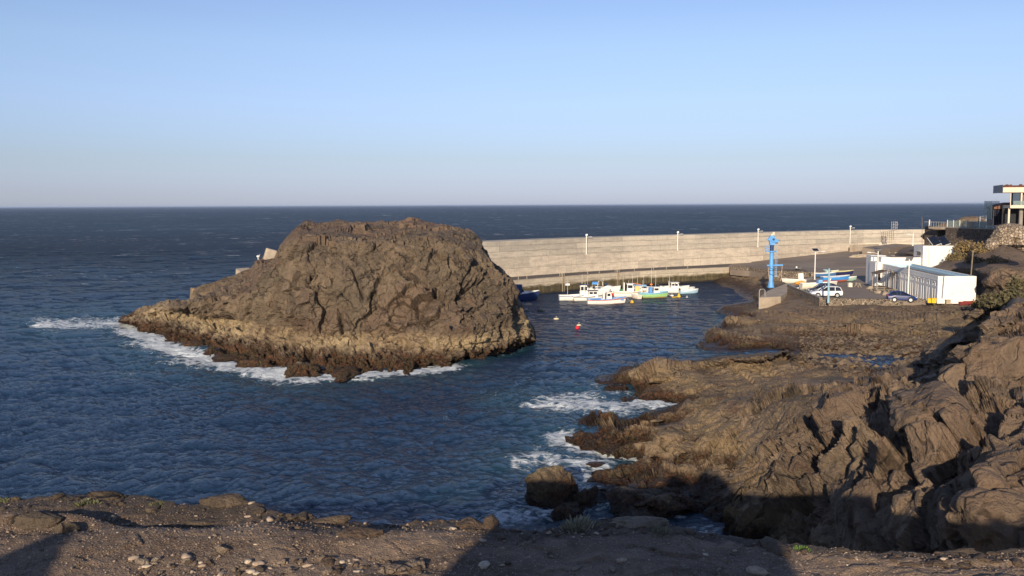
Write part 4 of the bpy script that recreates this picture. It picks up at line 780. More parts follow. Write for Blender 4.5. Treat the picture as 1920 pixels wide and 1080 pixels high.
# ---------------------------------------------------------------- crane
def crane():
    base = yz(1445.5, 539, 3.05); e = empty('harbour_crane', base, 0, 'sky blue column crane standing on the concrete landing platform', 'crane')
    bl = mat('crane_blue', (.12, .36, .72), .45, var=.15, scale=1.2, dirt=(.10, .22, .40)); dk = mat('crane_navy', (.02, .05, .14), .5)
    mb = MB(); mb.tube([(0, 0, 0), (0, 0, .12), (0, 0, .13), (0, 0, .9), (0, 0, 1.1), (0, 0, 6.1)], [.60, .60, .50, .42, .36, .33], 20); mb.build('column', bl, e, smooth=True)
    mb = MB(); mb.cone(0, 0, 5.95, 6.15, .62, .62, 20).box(-1.0, -.4, -.35, .35, 5.98, 6.12).box(.3, .75, -.3, .3, 5.98, 6.12); pf = mb.build('platform', bl, e)
    mb = MB()
    for z in (6.5, 6.95): mb.tube([(-.4, -.42, z), (-1.0, -.42, z), (-1.0, .42, z), (-.4, .42, z)], .03, 6)
    for x, y in ((-1, -.42), (-1, .42), (-.5, -.42), (-.5, .42)): mb.tube([(x, y, 6.1), (x, y, 6.95)], .03, 6)
    mb.build('guard_rail', bl, pf)
    mb = MB(); mb.cone(0, 0, 6.15, 7.1, .31, .33, 18); mb.build('slewing_neck', dk, e)
    mb = MB(); mb.prof([(-.34, 7.1), (.38, 7.1), (.55, 7.7), (.50, 8.3), (.2, 8.75), (-.35, 8.6), (-.62, 8.1), (-.42, 7.6)], -.3, .3); mb.box(.45, 1.05, -.26, .26, 7.55, 8.05).box(-.85, -.5, -.2, .2, 7.9, 8.15); mb.build('winch_housing', bl, e, bevel=.04)
    mb = MB(); mb.tube([(.12, -.34, 8.05), (.12, -.52, 8.05)], .44, 20); d = mb.build('winch_drum', bl, e); mb = MB(); mb.tube([(.12, -.53, 8.05), (.12, -.56, 8.05)], .2, 16); mb.build('hub', dk, d)
    mb = MB(); mb.tube([(0, 0, 8.65), (0, 0, 8.95)], .16, 12).box(.05, .42, -.12, .12, 8.8, 9.25); mb.build('motor', mat('cream_paint', (.7, .62, .45), .5), e)
    mb = MB(); mb.box(1.05, 1.3, -.04, .04, 7.85, 7.95); mb.build('boom_tip', dk, e); mb = MB(); mb.box(.6, .95, -.2, .2, 7.35, 7.5); mb.build('hook_block', dk, e)
    mb = MB(); mb.cone(0, 0, 3.55, 3.85, .46, .46, 18).box(.4, 1.9, -.12, .12, 3.62, 3.86).box(-.75, -.4, -.12, .12, 3.6, 3.82); mb.build('lower_arm', bl, e)
    mb = MB(); mb.tube([(.62, 0, 7.4), (.62, 0, 1.9)], .03, 6).tube([(.9, 0, 7.4), (.9, 0, 1.9)], .03, 6)
    for z in np.arange(2.0, 7.3, .35): mb.tube([(.62, 0, z), (.9, 0, z)], .025, 5)
    for z in (2.6, 4.4, 5.2): mb.tube([(.58, -.2, z), (.95, -.25, z), (1.1, 0, z), (.95, .25, z), (.58, .2, z)], .02, 5)
    mb.box(.5, 1.05, -.2, .2, 1.85, 1.95); mb.build('ladder', mat('pale_crane_blue', (.30, .45, .62), .5), e)
    mb = MB(); mb.tube([(1.8, 0, 3.62), (1.72, 0, 1.6), (1.55, 0, 1.05)], .05, 6).tube([(1.76, 0, 2.9), (1.2, 0, 1.7)], .04, 6); mb.build('sling', mat('old_rope', (.45, .33, .22), .9), e); mb = MB(); mb.tube([(-.55, -.05, 3.4), (-.45, -.1, 2.2), (-.32, -.38, 1.0)], .06, 6); mb.build('sling', mat('old_rope', (.45, .33, .22), .9), e)
    pts = [(.36 * math.cos(a), .36 * math.sin(a), 2.9 - a * .16) for a in np.linspace(-2.6, 9, 50)]; mb = MB(); mb.tube(pts, .05, 6).tube([(math.cos(a) * .37, math.sin(a) * .37, 2.85) for a in np.linspace(0, 6.2, 20)], .05, 6); mb.build('cable', dk, e)
crane()

# ---------------------------------------------------------------- white harbour building
def building():
    o3 = yz(1757, 569, 3.0); rz = -R(6.6); e = empty('harbour_building', (o3[0], o3[1], 2.995), rz, 'long low white harbour building with a row of narrow doors and a square tower behind', 'building')
    wh = mat('white_render', (.80, .77, .71), .8, var=.05, scale=.8, dirt=(.62, .58, .52)); gl_ = mat('dark_window', (.03, .03, .035), .25, spec=.5); lb = mat('pool_blue', (.46, .62, .70), .7, var=.12); rf = mat('roof_gravel', (.20, .16, .12), .95, var=.25, scale=1, dirt=(.14, .12, .08)); shut = mat('shutter_grey', (.34, .31, .28), .6, var=.2)
    L, W, H = 27.5, 5.1, 3.85; cam_ = []
    # long facade facing left (x=0 plane, wall thickness .3): openings in pairs
    ops = []; y0 = .35
    for i in range(11):
        yy = .5 + i * 2.43
        ops += [(yy, yy + .55), (yy + .95, yy + 1.5)]
    mb = MB(); prev = 0
    for a, b2 in ops: mb.box(0, .3, prev, a, 0, H); prev = b2
    mb.box(0, .3, prev, L, 0, H)
    for a, b2 in ops: mb.box(0, .3, a, b2, 2.95, H).box(0, .3, a, b2, 2.12, 2.4)
    mb.build('wall', wh, e)
    mb = MB(); mb.box(-.05, 0, 0, L, 3.22, 3.27); mb.build('moulding', wh, e)
    for i, (a, b2) in enumerate(ops):
        mb = MB(); mb.box(.2, .24, a, b2, 0, 2.12); d = mb.build('door', shut if i % 3 else mat('door_white', (.6, .58, .55), .6), e)
        mb = MB(); mb.box(.2, .23, a, b2, 2.4, 2.95); mb.build('window', gl_, e)
    mb = MB(); mb.box(.3, W, 0, .3, 0, H).box(W - .3, W, .3, L, 0, H).box(.3, W - .3, L - .3, L, 0, H); mb.build('wall', wh, e)
    mb = MB(); mb.box(.3, W - .3, .3, L - .3, 3.05, 3.2); mb.build('roof', rf, e)
    mb = MB(); mb.box(.305, .33, .33, L - .33, 3.2, 3.8).box(W - .33, W - .305, .33, L - .33, 3.2, 3.8).box(.33, W - .33, L - .33, L - .305, 3.2, 3.8).box(.33, W - .33, .305, .33, 3.2, 3.8); mb.build('parapet_lining', lb, e)
    mb = MB(); mb.box(W - 1.1, W - .34, .34, L - .34, 3.205, 3.55); mb.build('roof_channel', lb, e)
    for i in range(12): mb = MB(); mb.box(-.1, -.002, 1.2 + i * 2.2, 1.32 + i * 2.2, 2.98, 3.06); mb.build('wall_light', M_WHITE, e)
    mb = MB(); mb.tube([(1.95, -.02, 1.35), (1.95, 0, 1.35)], .1, 12); mb.build('wall_vent', mat('rust_spot', (.6, .45, .3), .7), e)
    # left end block and rear wing
    mb = MB(); mb.box(-1.1, -.003, L - .6, L + 3.0, 0, 4.1).box(-.9, 1.6, L + 3.0, L + 6.0, 0, 5.0).box(.003, 1.5, L + .01, L + 2.99, 0, 4.9); mb.build('end_block', wh, e)
    mb = MB(); mb.box(-.75, -.25, L - .62, L - .605, 1.0, 2.8); mb.build('window', gl_, e)
    mb = MB(); mb.box(1.6, 7.05, L + 2.0, L + 6, 0, 4.75); mb.build('rear_wing', wh, e)
    mb = MB(); mb.box(1.9, 6.9, L + 2.2, L + 5.8, 4.75, 4.8); mb.build('wing_roof', rf, e)
    # square tower
    mb = MB(); mb.box(7.1, 13.3, 28.7, 33.6, 0, 6.8); mb.build('tower', wh, e)
    mb = MB(); mb.box(7.08, 7.099, 29.9, 31.8, 5.05, 5.75); wn = mb.build('window', gl_, e); mb = MB(); mb.box(7.0, 7.078, 29.85, 31.85, 4.97, 5.05).box(7.0, 7.078, 29.85, 31.85, 5.75, 5.8); mb.build('sill', wh, wn)
    mb = MB(); mb.box(7.4, 13.0, 29.0, 33.3, 6.8, 6.82); mb.build('tower_roof', rf, e)
    mb = MB(); mb.tube([(7.5, 28.64, 3.5), (7.5, 28.64, 6.8)], .04, 6).tube([(8.0, 28.64, 3.5), (8.0, 28.64, 6.8)], .04, 6); mb.build('drain_pipe', mat('ivory_pipe', (.72, .66, .5), .6), e)
    # solar panels on the tower roof: rest on it
    M_ = Matrix.Translation(Vector(e.location)) @ Matrix.Rotation(rz, 4, 'Z')
    for i, (lx, lb_) in enumerate(((9.6, 'dark sloping solar panel on the tower roof, the left one of two'), (11.1, 'dark sloping solar panel on the tower roof, the right one of two'))):
        q = M_ @ Vector((lx, 31., 6.83)); s = empty('solar_panel', q, rz, lb_, 'solar panel', 'solar panels on the tower roof')
        mb = MB(); mb.box(-.66, .66, -1.2, 1.2, .75, .80, (R(35), R(-18), 0)); mb.build('panel_glass', M_PV, s); mb = MB(); mb.box(-.7, .7, -1.25, 1.25, .69, .745, (R(35), R(-18), 0)).tube([(-.5, .9, 0), (-.5, .9, 1.3)], .04).tube([(.5, .9, 0), (.5, .9, 1.3)], .04).tube([(.5, -.8, 0), (.5, -.8, .2)], .04); mb.build('frame', M_WHITE, s)
    # pergola canopy on posts before the entrance
    q = M_ @ Vector((-1.6, 20.0, 0)); s = empty('canopy', q, rz, 'small brown pitched canopy on posts over an entrance of the white building', 'canopy')
    mb = MB(); mb.add([(-1.6, -1.6, 2.75), (0, -1.6, 3.25), (1.55, -1.6, 2.95), (-1.6, 1.6, 2.75), (0, 1.6, 3.25), (1.55, 1.6, 2.95), (-1.6, -1.6, 2.65), (0, -1.6, 3.15), (1.55, -1.6, 2.85), (-1.6, 1.6, 2.65), (0, 1.6, 3.15), (1.55, 1.6, 2.85)], [(0, 1, 4, 3), (1, 2, 5, 4), (6, 9, 10, 7), (7, 10, 11, 8), (0, 3, 9, 6), (2, 8, 11, 5), (0, 6, 7, 1), (1, 7, 8, 2), (3, 4, 10, 9), (4, 5, 11, 10)]); mb.build('canopy_roof', mat('thatch_brown', (.16, .11, .075), .95, var=.3), s)
    for x, y in ((-1.4, -1.4), (-1.4, 1.4), (1.35, -1.4), (1.35, 1.4)): mb = MB(); mb.tube([(x, y, 0), (x, y, 2.75)], .06); mb.build('post', mat('pale_wood', (.4, .33, .24), .8), s)
    return M_
MB_ = building()
def bl(x, y, z=0.): return MB_ @ Vector((x, y, z))

# terrace and house on the headland
D0 = 158.
ta, tb = PD(1772, 458, 163), PD(1885, 452, 149); tl = np.array([ta[:2], tb[:2]])
mb = MB(); strip(mb, tl, off_poly(tl, 9), 8.5, 12.55); o = mb.build('terrace_wall', M_RUBD); tag(o, 'tall dark stone wall carrying the glass-railed terrace', 'wall')
mb = MB(); strip(mb, off_poly(tl, -.1), off_poly(tl, 9.1), 12.555, 12.75); o2 = mb.build('terrace_slab', M_CONC2, o)
tl2 = np.array([PD(1733, 455, 172)[:2], PD(1757, 455, 169)[:2]]); mb = MB(); strip(mb, tl2, off_poly(tl2, 8), 7, 12.0); o = mb.build('stone_wall', M_RUBD); tag(o, 'short dark stone wall under the viewing platform, beside the shadowed gap', 'wall')
tl3 = np.array([PD(1741, 430, 168)[:2], PD(1774, 430, 164)[:2]]); e = empty('viewing_platform', (0, 0, 0), 0, 'pale cantilevered viewing platform at the left end of the terrace', 'platform')
mb = MB(); strip(mb, tl3, off_poly(tl3, 6), 12.3, 12.62); mb.build('slab', M_CONC, e)
mb = MB()
for i in range(8):
    q = tl3[0] * (1 - i / 7) + tl3[1] * i / 7; mb.tube([(q[0], q[1], 12.6), (q[0], q[1], 13.6)], .03, 6)
q0, q1 = tl3; mb.tube([(q0[0] - .9, q0[1], 13.55), (q1[0], q1[1], 13.55)], .035, 6); mb.build('railing', mat('weathered_rail', (.42, .40, .36), .6), e)
e = empty('glass_railing', (0, 0, 0), 0, 'frameless glass railing with slim posts along the terrace edge', 'railing'); tf = off_poly(tl, .3); n = 9; glass = mat('railing_glass', (.35, .45, .42), .1, spec=.5)
_g = glass.node_tree.nodes['Principled BSDF']; _g.inputs['Alpha'].default_value = .35
for i in range(n + 1):
    q = tf[0] * (1 - i / n) + tf[1] * i / n; mb = MB(); mb.tube([(q[0], q[1], 12.75), (q[0], q[1], 14.0)], .05, 6); mb.build('post', M_WHITE, e)
    if i < n:
        q2 = tf[0] * (1 - (i + 1) / n) + tf[1] * (i + 1) / n; a = q + (q2 - q) * .06; c_ = q + (q2 - q) * .94; mb = MB(); mb.add([(a[0], a[1], 12.8), (c_[0], c_[1], 12.8), (c_[0], c_[1], 13.9), (a[0], a[1], 13.9), (a[0], a[1] + .02, 12.8), (c_[0], c_[1] + .02, 12.8), (c_[0], c_[1] + .02, 13.9), (a[0], a[1] + .02, 13.9)], [(0, 1, 2, 3), (7, 6, 5, 4), (0, 3, 7, 4), (1, 5, 6, 2), (3, 2, 6, 7), (0, 4, 5, 1)]); mb.build('glass_panel', glass, e)
mb = MB(); a = PD(1822, 428, 156); mb.box(0, 4.3, 0, 1.0, 0, 1.0); o = mb.build('planter_wall', mat('pale_stone', (.30, .27, .21), .9)); o.location = (a[0], a[1] + .6, 12.755); tag(o, 'low pale greenish wall block on the terrace in front of the railing', 'wall')
e = empty('wooden_fence', (0, 0, 0), 0, 'pale blue-grey two-rail fence against the sea left of the house', 'fence'); fa = PD(1837.5, 414, 172); fb = PD(1861, 413, 168); mt = mat('fence_paint', (.5, .53, .58), .6)
for i in range(3): q = fa * (1 - i / 2) + fb * i / 2; mb = MB(); mb.tube([q - np.array([0, 0, .3]), q + np.array([0, 0, .9])], .07); mb.build('post', mt, e)
for z in (.35, .8): mb = MB(); mb.tube([fa + np.array([0, 0, z]), fb + np.array([0, 0, z])], .06); mb.build('rail', mt, e)
o = rock('headland_mound', M_COAST, PD(1845, 428, 176) - np.array([0, 0, 2.2]), (11, 5, 3.6), 31, .1, 4, .6, label='brown scrubby mound between terrace railing and the sea', cat='mound')
mb = MB(); mb.tube([(0, 0, 0), (0, 0, .8)], [.10, .12], 8).ball((0, 0, .9), .11); o = mb.build('life_ring_post', M_WHITE); o.location = tuple(float(v) for v in PD(1742.5, 424, 169)); o.scale = (1, 1, 1.2); tag(o, 'small white marker post at the outer corner of the viewing platform', 'post')
def house():
    D = 135.; c = PD(1879, 424, D); e = empty('modern_house', (c[0], c[1], 13.4), -R(20), 'modern cream and glass house on columns at the right edge', 'house')
    cr = mat('cream_render', (.66, .57, .43), .8, var=.06); gl_ = mat('house_glass', (.10, .12, .12), .12, spec=.7); bl_ = mat('blue_glass', (.04, .07, .12), .15, spec=.6); br = mat('brown_roof_stone', (.13, .055, .035), .95, var=.4, scale=3); dkc = mat('dark_interior', (.02, .02, .022), .8)
    z = lambda py: 17 - D * (py - 381.6) / FPX - 13.4
    W = 15.; Dp = 9
    mb = MB(); mb.box(-.1, W, -.1, Dp, z(362.5), z(353)); mb.build('fascia', cr, e)
    mb = MB(); mb.box(-.16, -.105, -.05, Dp, z(363), z(348)); mb.build('painted_roof_shade', mat('shaded_side_grey', (.10, .11, .14), .5), e)  # dark sheet that paints the shade on the left side of the roof
    mb = MB(); mb.box(.0, W, .1, Dp - .2, z(352.9), z(349.4)); rt = mb.build('roof', br, e)
    mb = MB(); g = random.Random(3)
    for i in range(46):
        x = g.uniform(.1, W - .2); y = g.uniform(.1, 1.2); s = g.uniform(.06, .2); mb.ball((x, y, z(349.4) + s * .3), (s * 1.4, s, s * .8), 6, 4)
    mb.build('roof_rubble', br, rt)
    mb = MB(); mb.box(.9, W, -.3, Dp, z(391.7), z(386)); mb.build('floor_slab', cr, e)
    mb = MB(); mb.box(1.2, W, 1.2, 1.25, z(386), z(362.5)); wd = mb.build('window', gl_, e)
    mb = MB()
    for x in (3.1, 3.18, 4.6, 7, 9.5): mb.box(x, x + .12, 1.12, 1.19, z(386), z(362.5))
    mb.build('window_frame', mat('dark_frame', (.05, .05, .055), .5), wd)
    mb = MB(); mb.box(1.3, 2.2, .3, .34, z(386), z(362.5)); mb.build('glass_screen', bl_, e)
    for x in (1.05, 2.3): mb = MB(); mb.box(x, x + .22, .15, .37, z(386), z(362.5)) if x > 2 else mb.box(x - .1, x + .0, .2, .3, z(386), z(362.5)); mb.build('column', cr, e)
    mb = MB(); mb.box(1.3, W, -.2, -.18, z(386), z(378)); o = mb.build('balcony_glass', glass, e)
    for x in (.75, ): mb = MB(); mb.box(x, x + .24, .2, .44, 0, z(391.7)); mb.build('column', cr, e)
    mb = MB(); mb.tube([(2.6, 1.2, 0), (2.6, 1.2, z(391.7))], .28, 14); mb.build('column', M_CONC2, e)
    mb = MB(); mb.box(.3, W, 2.6, 2.7, 0, z(391.7)); mb.build('back_wall', dkc, e)
    mb = MB(); mb.box(3.2, W, 1.6, 2.5, -1, z(399)); mb.build('stone_plinth', M_RUBD, e)
    # glazed pavilion with a pitched brown roof to its left
    c = PD(1863.5, 423, 141); e = empty('glass_pavilion', (c[0], c[1], c[2]), -R(14), 'dark glazed pavilion with a brown pitched roof left of the modern house', 'pavilion'); h = 141 / FPX
    mb = MB(); mb.box(0, 2.3, .5, 4.5, 0, 31 * h); mb.build('glass_wall', mat('dark_glass', (.018, .018, .03), .15, spec=.6), e)
    mb = MB(); mb.add([(-.05, .1, 31 * h), (2.4, .1, 31 * h), (2.4, .1, 43 * h), (1.4, .1, 41 * h), (-.05, .1, 34 * h), (-.05, 4.6, 31 * h), (2.4, 4.6, 31 * h), (2.4, 4.6, 43 * h), (1.4, 4.6, 41 * h), (-.05, 4.6, 34 * h)], [(0, 1, 2, 3, 4), (9, 8, 7, 6, 5), (4, 3, 8, 9), (3, 2, 7, 8), (0, 4, 9, 5), (1, 6, 7, 2), (0, 5, 6, 1)]); mb.build('pitched_roof', mat('terracotta_brown', (.22, .11, .07), .9, var=.2), e)
    mb = MB(); mb.box(-.35, -.31, .2, 5, 12 * h, 46 * h).box(-.3, 1.9, 4.8, 4.84, 30 * h, 46 * h); mb.build('glass_screen', glass, e)
    mb = MB()
    for x in (-.02, .75, 1.5): mb.box(x, x + .06, .44, .5, 0, 31 * h)
    mb.build('frame', mat('dark_frame', (.05, .05, .055), .5), e)
house()
def kiln():
    D = 118.; c = PD(1908, 452, D); e = empty('stone_kiln', (c[0], c[1] + 1.8, c[2] - .5), 0, 'squat round tower of pale rough stones with a small arched opening, below the house', 'kiln')
    n, mm = 72, 26; th = np.linspace(0, 2 * math.pi, n, endpoint=False); rows = []
    prof = [(0, 2.35), (.8, 2.25), (1.6, 2.05), (2.2, 1.8), (2.55, 1.3), (2.75, .5)]
    zz = np.linspace(0, 2.75, mm); rr = np.interp(zz, [p_[0] for p_ in prof], [p_[1] for p_ in prof]); V = []
    for z_, r_ in zip(zz, rr):
        for t_ in th: V.append((math.cos(t_) * r_, math.sin(t_) * r_, z_))
    V = np.array(V); d = facets(V, (.45, .45, .35), .16, .1, .10, 90, .12) + .1 * fbm(V, 3, 91)
    arch = np.exp(-((V[:, 0] + .45) / .3) ** 4 - ((V[:, 2] - .35) / .55) ** 4) * (V[:, 1] < 0); rad = V.copy(); rad[:, 2] = 0; rad /= np.linalg.norm(rad, axis=1, keepdims=True) + 1e-6
    V = V + rad * (d - 1.1 * arch)[:, None]
    mb = MB(); mb.add(V, [(i * n + k, i * n + (k + 1) % n, (i + 1) * n + (k + 1) % n, (i + 1) * n + k) for i in range(mm - 1) for k in range(n)] + [tuple((mm - 1) * n + k for k in range(n))]); mb.build('stone_shell', M_KILN, e, smooth=True)
    for s_, (dx, dz, sz) in enumerate(((1.9, .2, (1.6, 1, 1.1)), (-2.4, .1, (1., .8, .7)))): rock('rock_heap', M_KILN, (dx, -.6, dz), sz, 60 + s_, 0, 3, parent=e)
kiln()

# ============================================================ BOATS
def hull_z(t, H): return H * (.86 + .50 * t ** 2.2 + .12 * (1 - t) ** 3)
def hull_w(t, B): return B / 2 * (1 - max(0, (t - .45) / .55) ** 2.1) * (.80 + .20 * min(1, t / .35))
def make_boat(loc, rz, L, B, H, hull, label, inner=(.75, .74, .70), stripe=None, rail=None, cabins=(), masts=(), extra=None, cat='boat', group=None, ashore=False, boot=None, name='fishing_boat', transom=True, tilt=0):
    e = empty(name, loc, rz, label, cat, group); e.rotation_euler = (tilt, 0, rz)
    mh = mat('hull_%d_%d_%d' % tuple(int(c * 100) for c in hull), hull, .4, var=.08, scale=1.5, dirt=tuple(c * .7 for c in hull)); zk = -.28 * H - .1
    n = 15; secs = []
    for i in range(n):
        t = i / (n - 1) * .985; x = -L / 2 + L * t; w_ = max(.02, hull_w(t, B)); z1 = hull_z(t, H); k_ = zk * (1 - max(0, (t - .75) / .25) ** 2) + (z1 * .35) * max(0, (t - .8) / .2) ** 2
        rake = .12 * L * max(0, t - .7) / .3 * .5
        secs.append([(x + rake, -w_, z1), (x + rake * .8, -w_ * .97, z1 * .6), (x + rake * .4, -w_ * .82, z1 * .12), (x, -w_ * .45, k_ * .75), (x, 0, k_), (x, w_ * .45, k_ * .75), (x + rake * .4, w_ * .82, z1 * .12), (x + rake * .8, w_ * .97, z1 * .6), (x + rake, w_, z1)])
    mb = MB(); mb.loft(secs); mb.add(secs[0], [tuple(range(9))]); mb.build('hull', mh, e, smooth=True)
    mi = mat('deck_%d_%d_%d' % tuple(int(c * 100) for c in inner), inner, .6, var=.1)
    rows = []
    for i in range(n): rows.append([(p[0], p[1] * .96, p[2] - .16 * H - (.10 * H if 2 < i < 10 else 0)) for p in (secs[i][0], secs[i][8])])
    mb = MB(); mb.loft(rows); mb.build('deck', mi, e)
    rw_ = rail or (.8, .78, .72); mr_ = mat('rail_%d_%d_%d' % tuple(int(c * 100) for c in rw_), rw_, .5)
    mb = MB(); mb.tube([s[0] for s in secs], .045 * B ** .5, 6); mb.tube([s[8] for s in secs], .045 * B ** .5, 6); mb.tube([secs[0][0], secs[0][8]], .045 * B ** .5, 6); mb.build('gunwale', mr_, e)
    if stripe:
        ms = mat('stripe_%d_%d_%d' % tuple(int(c * 100) for c in stripe), stripe, .5)
        for sgn in (-1, 1):
            mb = MB(); q = [[(s[0][0], sgn * (abs(s[0][1]) + .012), s[0][2] * .90), ((s[0][0] * .6 + s[1][0] * .4), sgn * (abs(s[0][1]) * .985 + .014), s[0][2] * .76)] for s in secs]; mb.loft(q); mb.build('stripe', ms, e)
    if boot:
        mb = MB(); ms = mat('boot_%d_%d_%d' % tuple(int(c * 100) for c in boot), boot, .6)
        for sgn in (-1, 1):
            q = [[(s[2][0], sgn * (abs(s[2][1]) + .014), s[2][2] + .02), (s[3][0], sgn * (abs(s[3][1]) + .02), s[3][2])] for s in secs]; mb = MB(); mb.loft(q); mb.build('bottom_paint', ms, e)
    dz = hull_z(.5, H) - .26 * H
    wn = mat('boat_window', (.03, .035, .04), .15, spec=.6)
    for (x0, x1, wd, h, col, rc) in cabins:
        mc = mat('cabin_%d_%d_%d' % tuple(int(c * 100) for c in col), col, .5, var=.06)
        mb = MB(); mb.prof([(x0, dz - .1), (x1, dz - .1), (x1 - .04, dz + h * .55), (x1 - h * .16, dz + h), (x0 + .03, dz + h)], -wd / 2, wd / 2); c_ = mb.build('cabin', mc, e, bevel=.02)
        mb = MB(); mb.box(x0 - .12, x1 + .02, -wd / 2 - .08, wd / 2 + .08, dz + h, dz + h + .07); mb.build('roof', mat('croof_%d_%d_%d' % tuple(int(c * 100) for c in rc), rc, .5), c_)
        ln = x1 - x0 - .35; k2 = max(1, int(ln / .55))
        for i in range(k2):
            a = x0 + .12 + i * (ln + .1) / k2; bw = ln / k2 - .08
            for sgn in (-1, 1): mb = MB(); mb.box(a, a + bw, sgn * wd / 2 - .01, sgn * wd / 2 + .01, dz + h * .55, dz + h * .88); mb.build('window', wn, c_)
        mb = MB(); mb.box(x0 + .0, x0 + .0 - .012, -wd * .3, wd * .3, dz + h * .5, dz + h * .86); mb.build('window', wn, c_)
    for (x, h) in masts:
        mb = MB(); mb.tube([(x, 0, dz - .05), (x + .02, 0, dz + h)], [.035, .02], 7); mb.build('mast', mat('mast_paint', (.72, .66, .55), .5), e)
    if extra: extra(e, dz, mi)
    return e
WHT = (.80, .78, .72); CRM = (.72, .64, .5); BLU = (.10, .30, .66); NAV = (.02, .04, .13); LBL = (.28, .52, .75)
def outboard(e, x, z, col=(.03, .03, .035)):
    mb = MB(); mb.prof([(x, z + .05), (x - .28, z + .1), (x - .34, z + .45), (x - .05, z + .5)], -.13, .13); o = mb.build('outboard_motor', mat('engine_black', col, .4), e); mb = MB(); mb.box(x - .2, x - .1, -.05, .05, z - .7, z + .05); mb.build('shaft', mat('engine_grey', (.15, .15, .16), .4), o)
def arch(e, x, dz, w, h, m=None):
    mb = MB(); mb.tube([(x, -w / 2, dz), (x - .15, -w / 2, dz + h * .8), (x - .2, -w * .3, dz + h), (x - .2, w * .3, dz + h), (x - .15, w / 2, dz + h * .8), (x, w / 2, dz)], .05, 7); mb.build('radar_arch', m or mat('mast_paint', (.72, .66, .55), .5), e)
def windscreen(e, x, dz, w, h=.5):
    mb = MB(); mb.prof([(x, dz), (x + .5, dz), (x + .05, dz + h), (x - .05, dz + h)], -w / 2, w / 2); mb.build('windscreen', mat('boat_window', (.03, .035, .04), .15, spec=.6), e)
def foredeck(e, x0, x1, dz, w, h, col=WHT):
    mb = MB(); S_ = []
    for i in range(7):
        t = i / 6; x = x0 + (x1 - x0) * t; ww = w / 2 * (1 - .75 * t ** 2); hh = h * (1 - t ** 2) * min(1, .75 + t * 2) + .02; S_.append([(x, -ww, dz - .1), (x, -ww * .85, dz + hh * .8), (x, 0, dz + hh), (x, ww * .85, dz + hh * .8), (x, ww, dz - .1)])
    mb.loft(S_); mb.add(S_[0], [tuple(range(5))]); mb.build('foredeck_cabin', mat('cabin_%d_%d_%d' % tuple(int(c * 100) for c in col), col, .5, var=.06), e, smooth=True)
def canopy(e, x0, x1, dz, w, h, col):
    mb = MB(); mc = mat('canvas_%d_%d_%d' % tuple(int(c * 100) for c in col), col, .8); S_ = [[(x, w / 2 * math.cos(a), dz + h * (.75 + .25 * math.sin(a))) for a in np.linspace(0, math.pi, 7)] for x in np.linspace(x0, x1, 4)]; mb.loft(S_)
    S2 = [[(p[0], p[1], p[2] - .04) for p in s] for s in S_]; mb.loft(S2); o = mb.build('canopy', mc, e, smooth=True)
    mb = MB()
    for x in (x0 + .05, x1 - .05):
        for s in (-1, 1): mb = MB(); mb.tube([(x, s * w / 2, dz - .05), (x, s * w / 2, dz + h * .77)], .025, 6); mb.build('canopy_pole', mat('mast_paint', (.72, .66, .55), .5), o)
def wl(px, py, dy=0): q = P([px], [py], 0.)[0]; return (q[0], q[1] + dy, -.02)
GB = 'boats moored in the small harbour'
# front blue and white boat
def ex(e, dz, m):
    mb = MB(); mb.box(-.55, -.25, -.25, .25, dz, dz + 1.5); mb.build('locker', mat('cabin_80_78_72', WHT, .5), e)
    mb = MB(); mb.box(.6, 3.0, -.5, .5, dz + .02, dz + .28); mb.build('blue_cover', mat('cover_blue', BLU, .6), e); mb = MB(); mb.box(-2.6, -.8, -.6, .6, dz + .02, dz + .18); mb.build('blue_cover', mat('cover_blue', BLU, .6), e)
make_boat(wl(1136, 569.5), .05, 6.4, 2.2, .88, WHT, 'white double-ended fishing boat with blue deck and red stripe, nearest of the moored boats', inner=BLU, stripe=(.45, .05, .03), rail=BLU, cabins=((.05, 1.0, 1.2, 1.35, WHT, CRM),), boot=(.22, .06, .04), group=GB, extra=ex)
def ex(e, dz, m):
    mb = MB(); mb.cone(-1.35, 0, dz + 1.9, dz + 2.35, .32, .32, 14); mb = MB(); mb.tube([(-1.7, -.1, dz + 2.15), (-.95, -.1, dz + 2.15)], .2, 14); mb.build('life_raft_canister', mat('cabin_80_78_72', WHT, .5), e)
    mb = MB(); mb.prof([(1.1, dz + 2.15), (2.6, dz + 2.0), (2.6, dz + 2.08), (1.0, dz + 2.25)], -.8, .8); mb.build('visor', mat('croof_navy', NAV, .5), e)
make_boat(wl(1078, 562.5, .5), .06, 5.6, 2.0, .85, WHT, 'white boat with tall cabin, dark blue roof, and a round canister on a mast', stripe=(.05, .09, .25), cabins=((.9, 2.4, 1.4, 2.05, WHT, NAV),), masts=((-1.3, 3.0), (1.3, 4.0), (2.3, 3.7)), group=GB, extra=ex)
def ex(e, dz, m):
    mb = MB(); mb.tube([(-2.7, -1.0, .25), (-2.5, -1.02, .25)], .2, 10); mb.build('orange_fender', mat('orange_buoy', (.75, .22, .04), .5), e); mb = MB(); mb.tube([(2.5, 0, dz + .1), (3.2, 0, dz + .9)], .04); mb.build('bowsprit', mat('mast_paint', (.72, .66, .55), .5), e)
make_boat(wl(1101, 563.3, 0), .05, 5.0, 2.0, .80, WHT, 'white boat with low dark-topped cabin and orange fender, overlapping the one with the canister mast', cabins=((.2, 1.9, 1.4, 1.15, WHT, (.03, .03, .04)),), stripe=(.08, .08, .1), masts=((-.4, 2.8),), group=GB, extra=ex)
def ex(e, dz, m): foredeck(e, .2, 2.4, dz, 1.7, .65); windscreen(e, .1, dz + .5, 1.4); arch(e, -.5, dz, 1.9, 1.9); canopy(e, -.6, .5, dz, 1.7, 1.75, BLU)
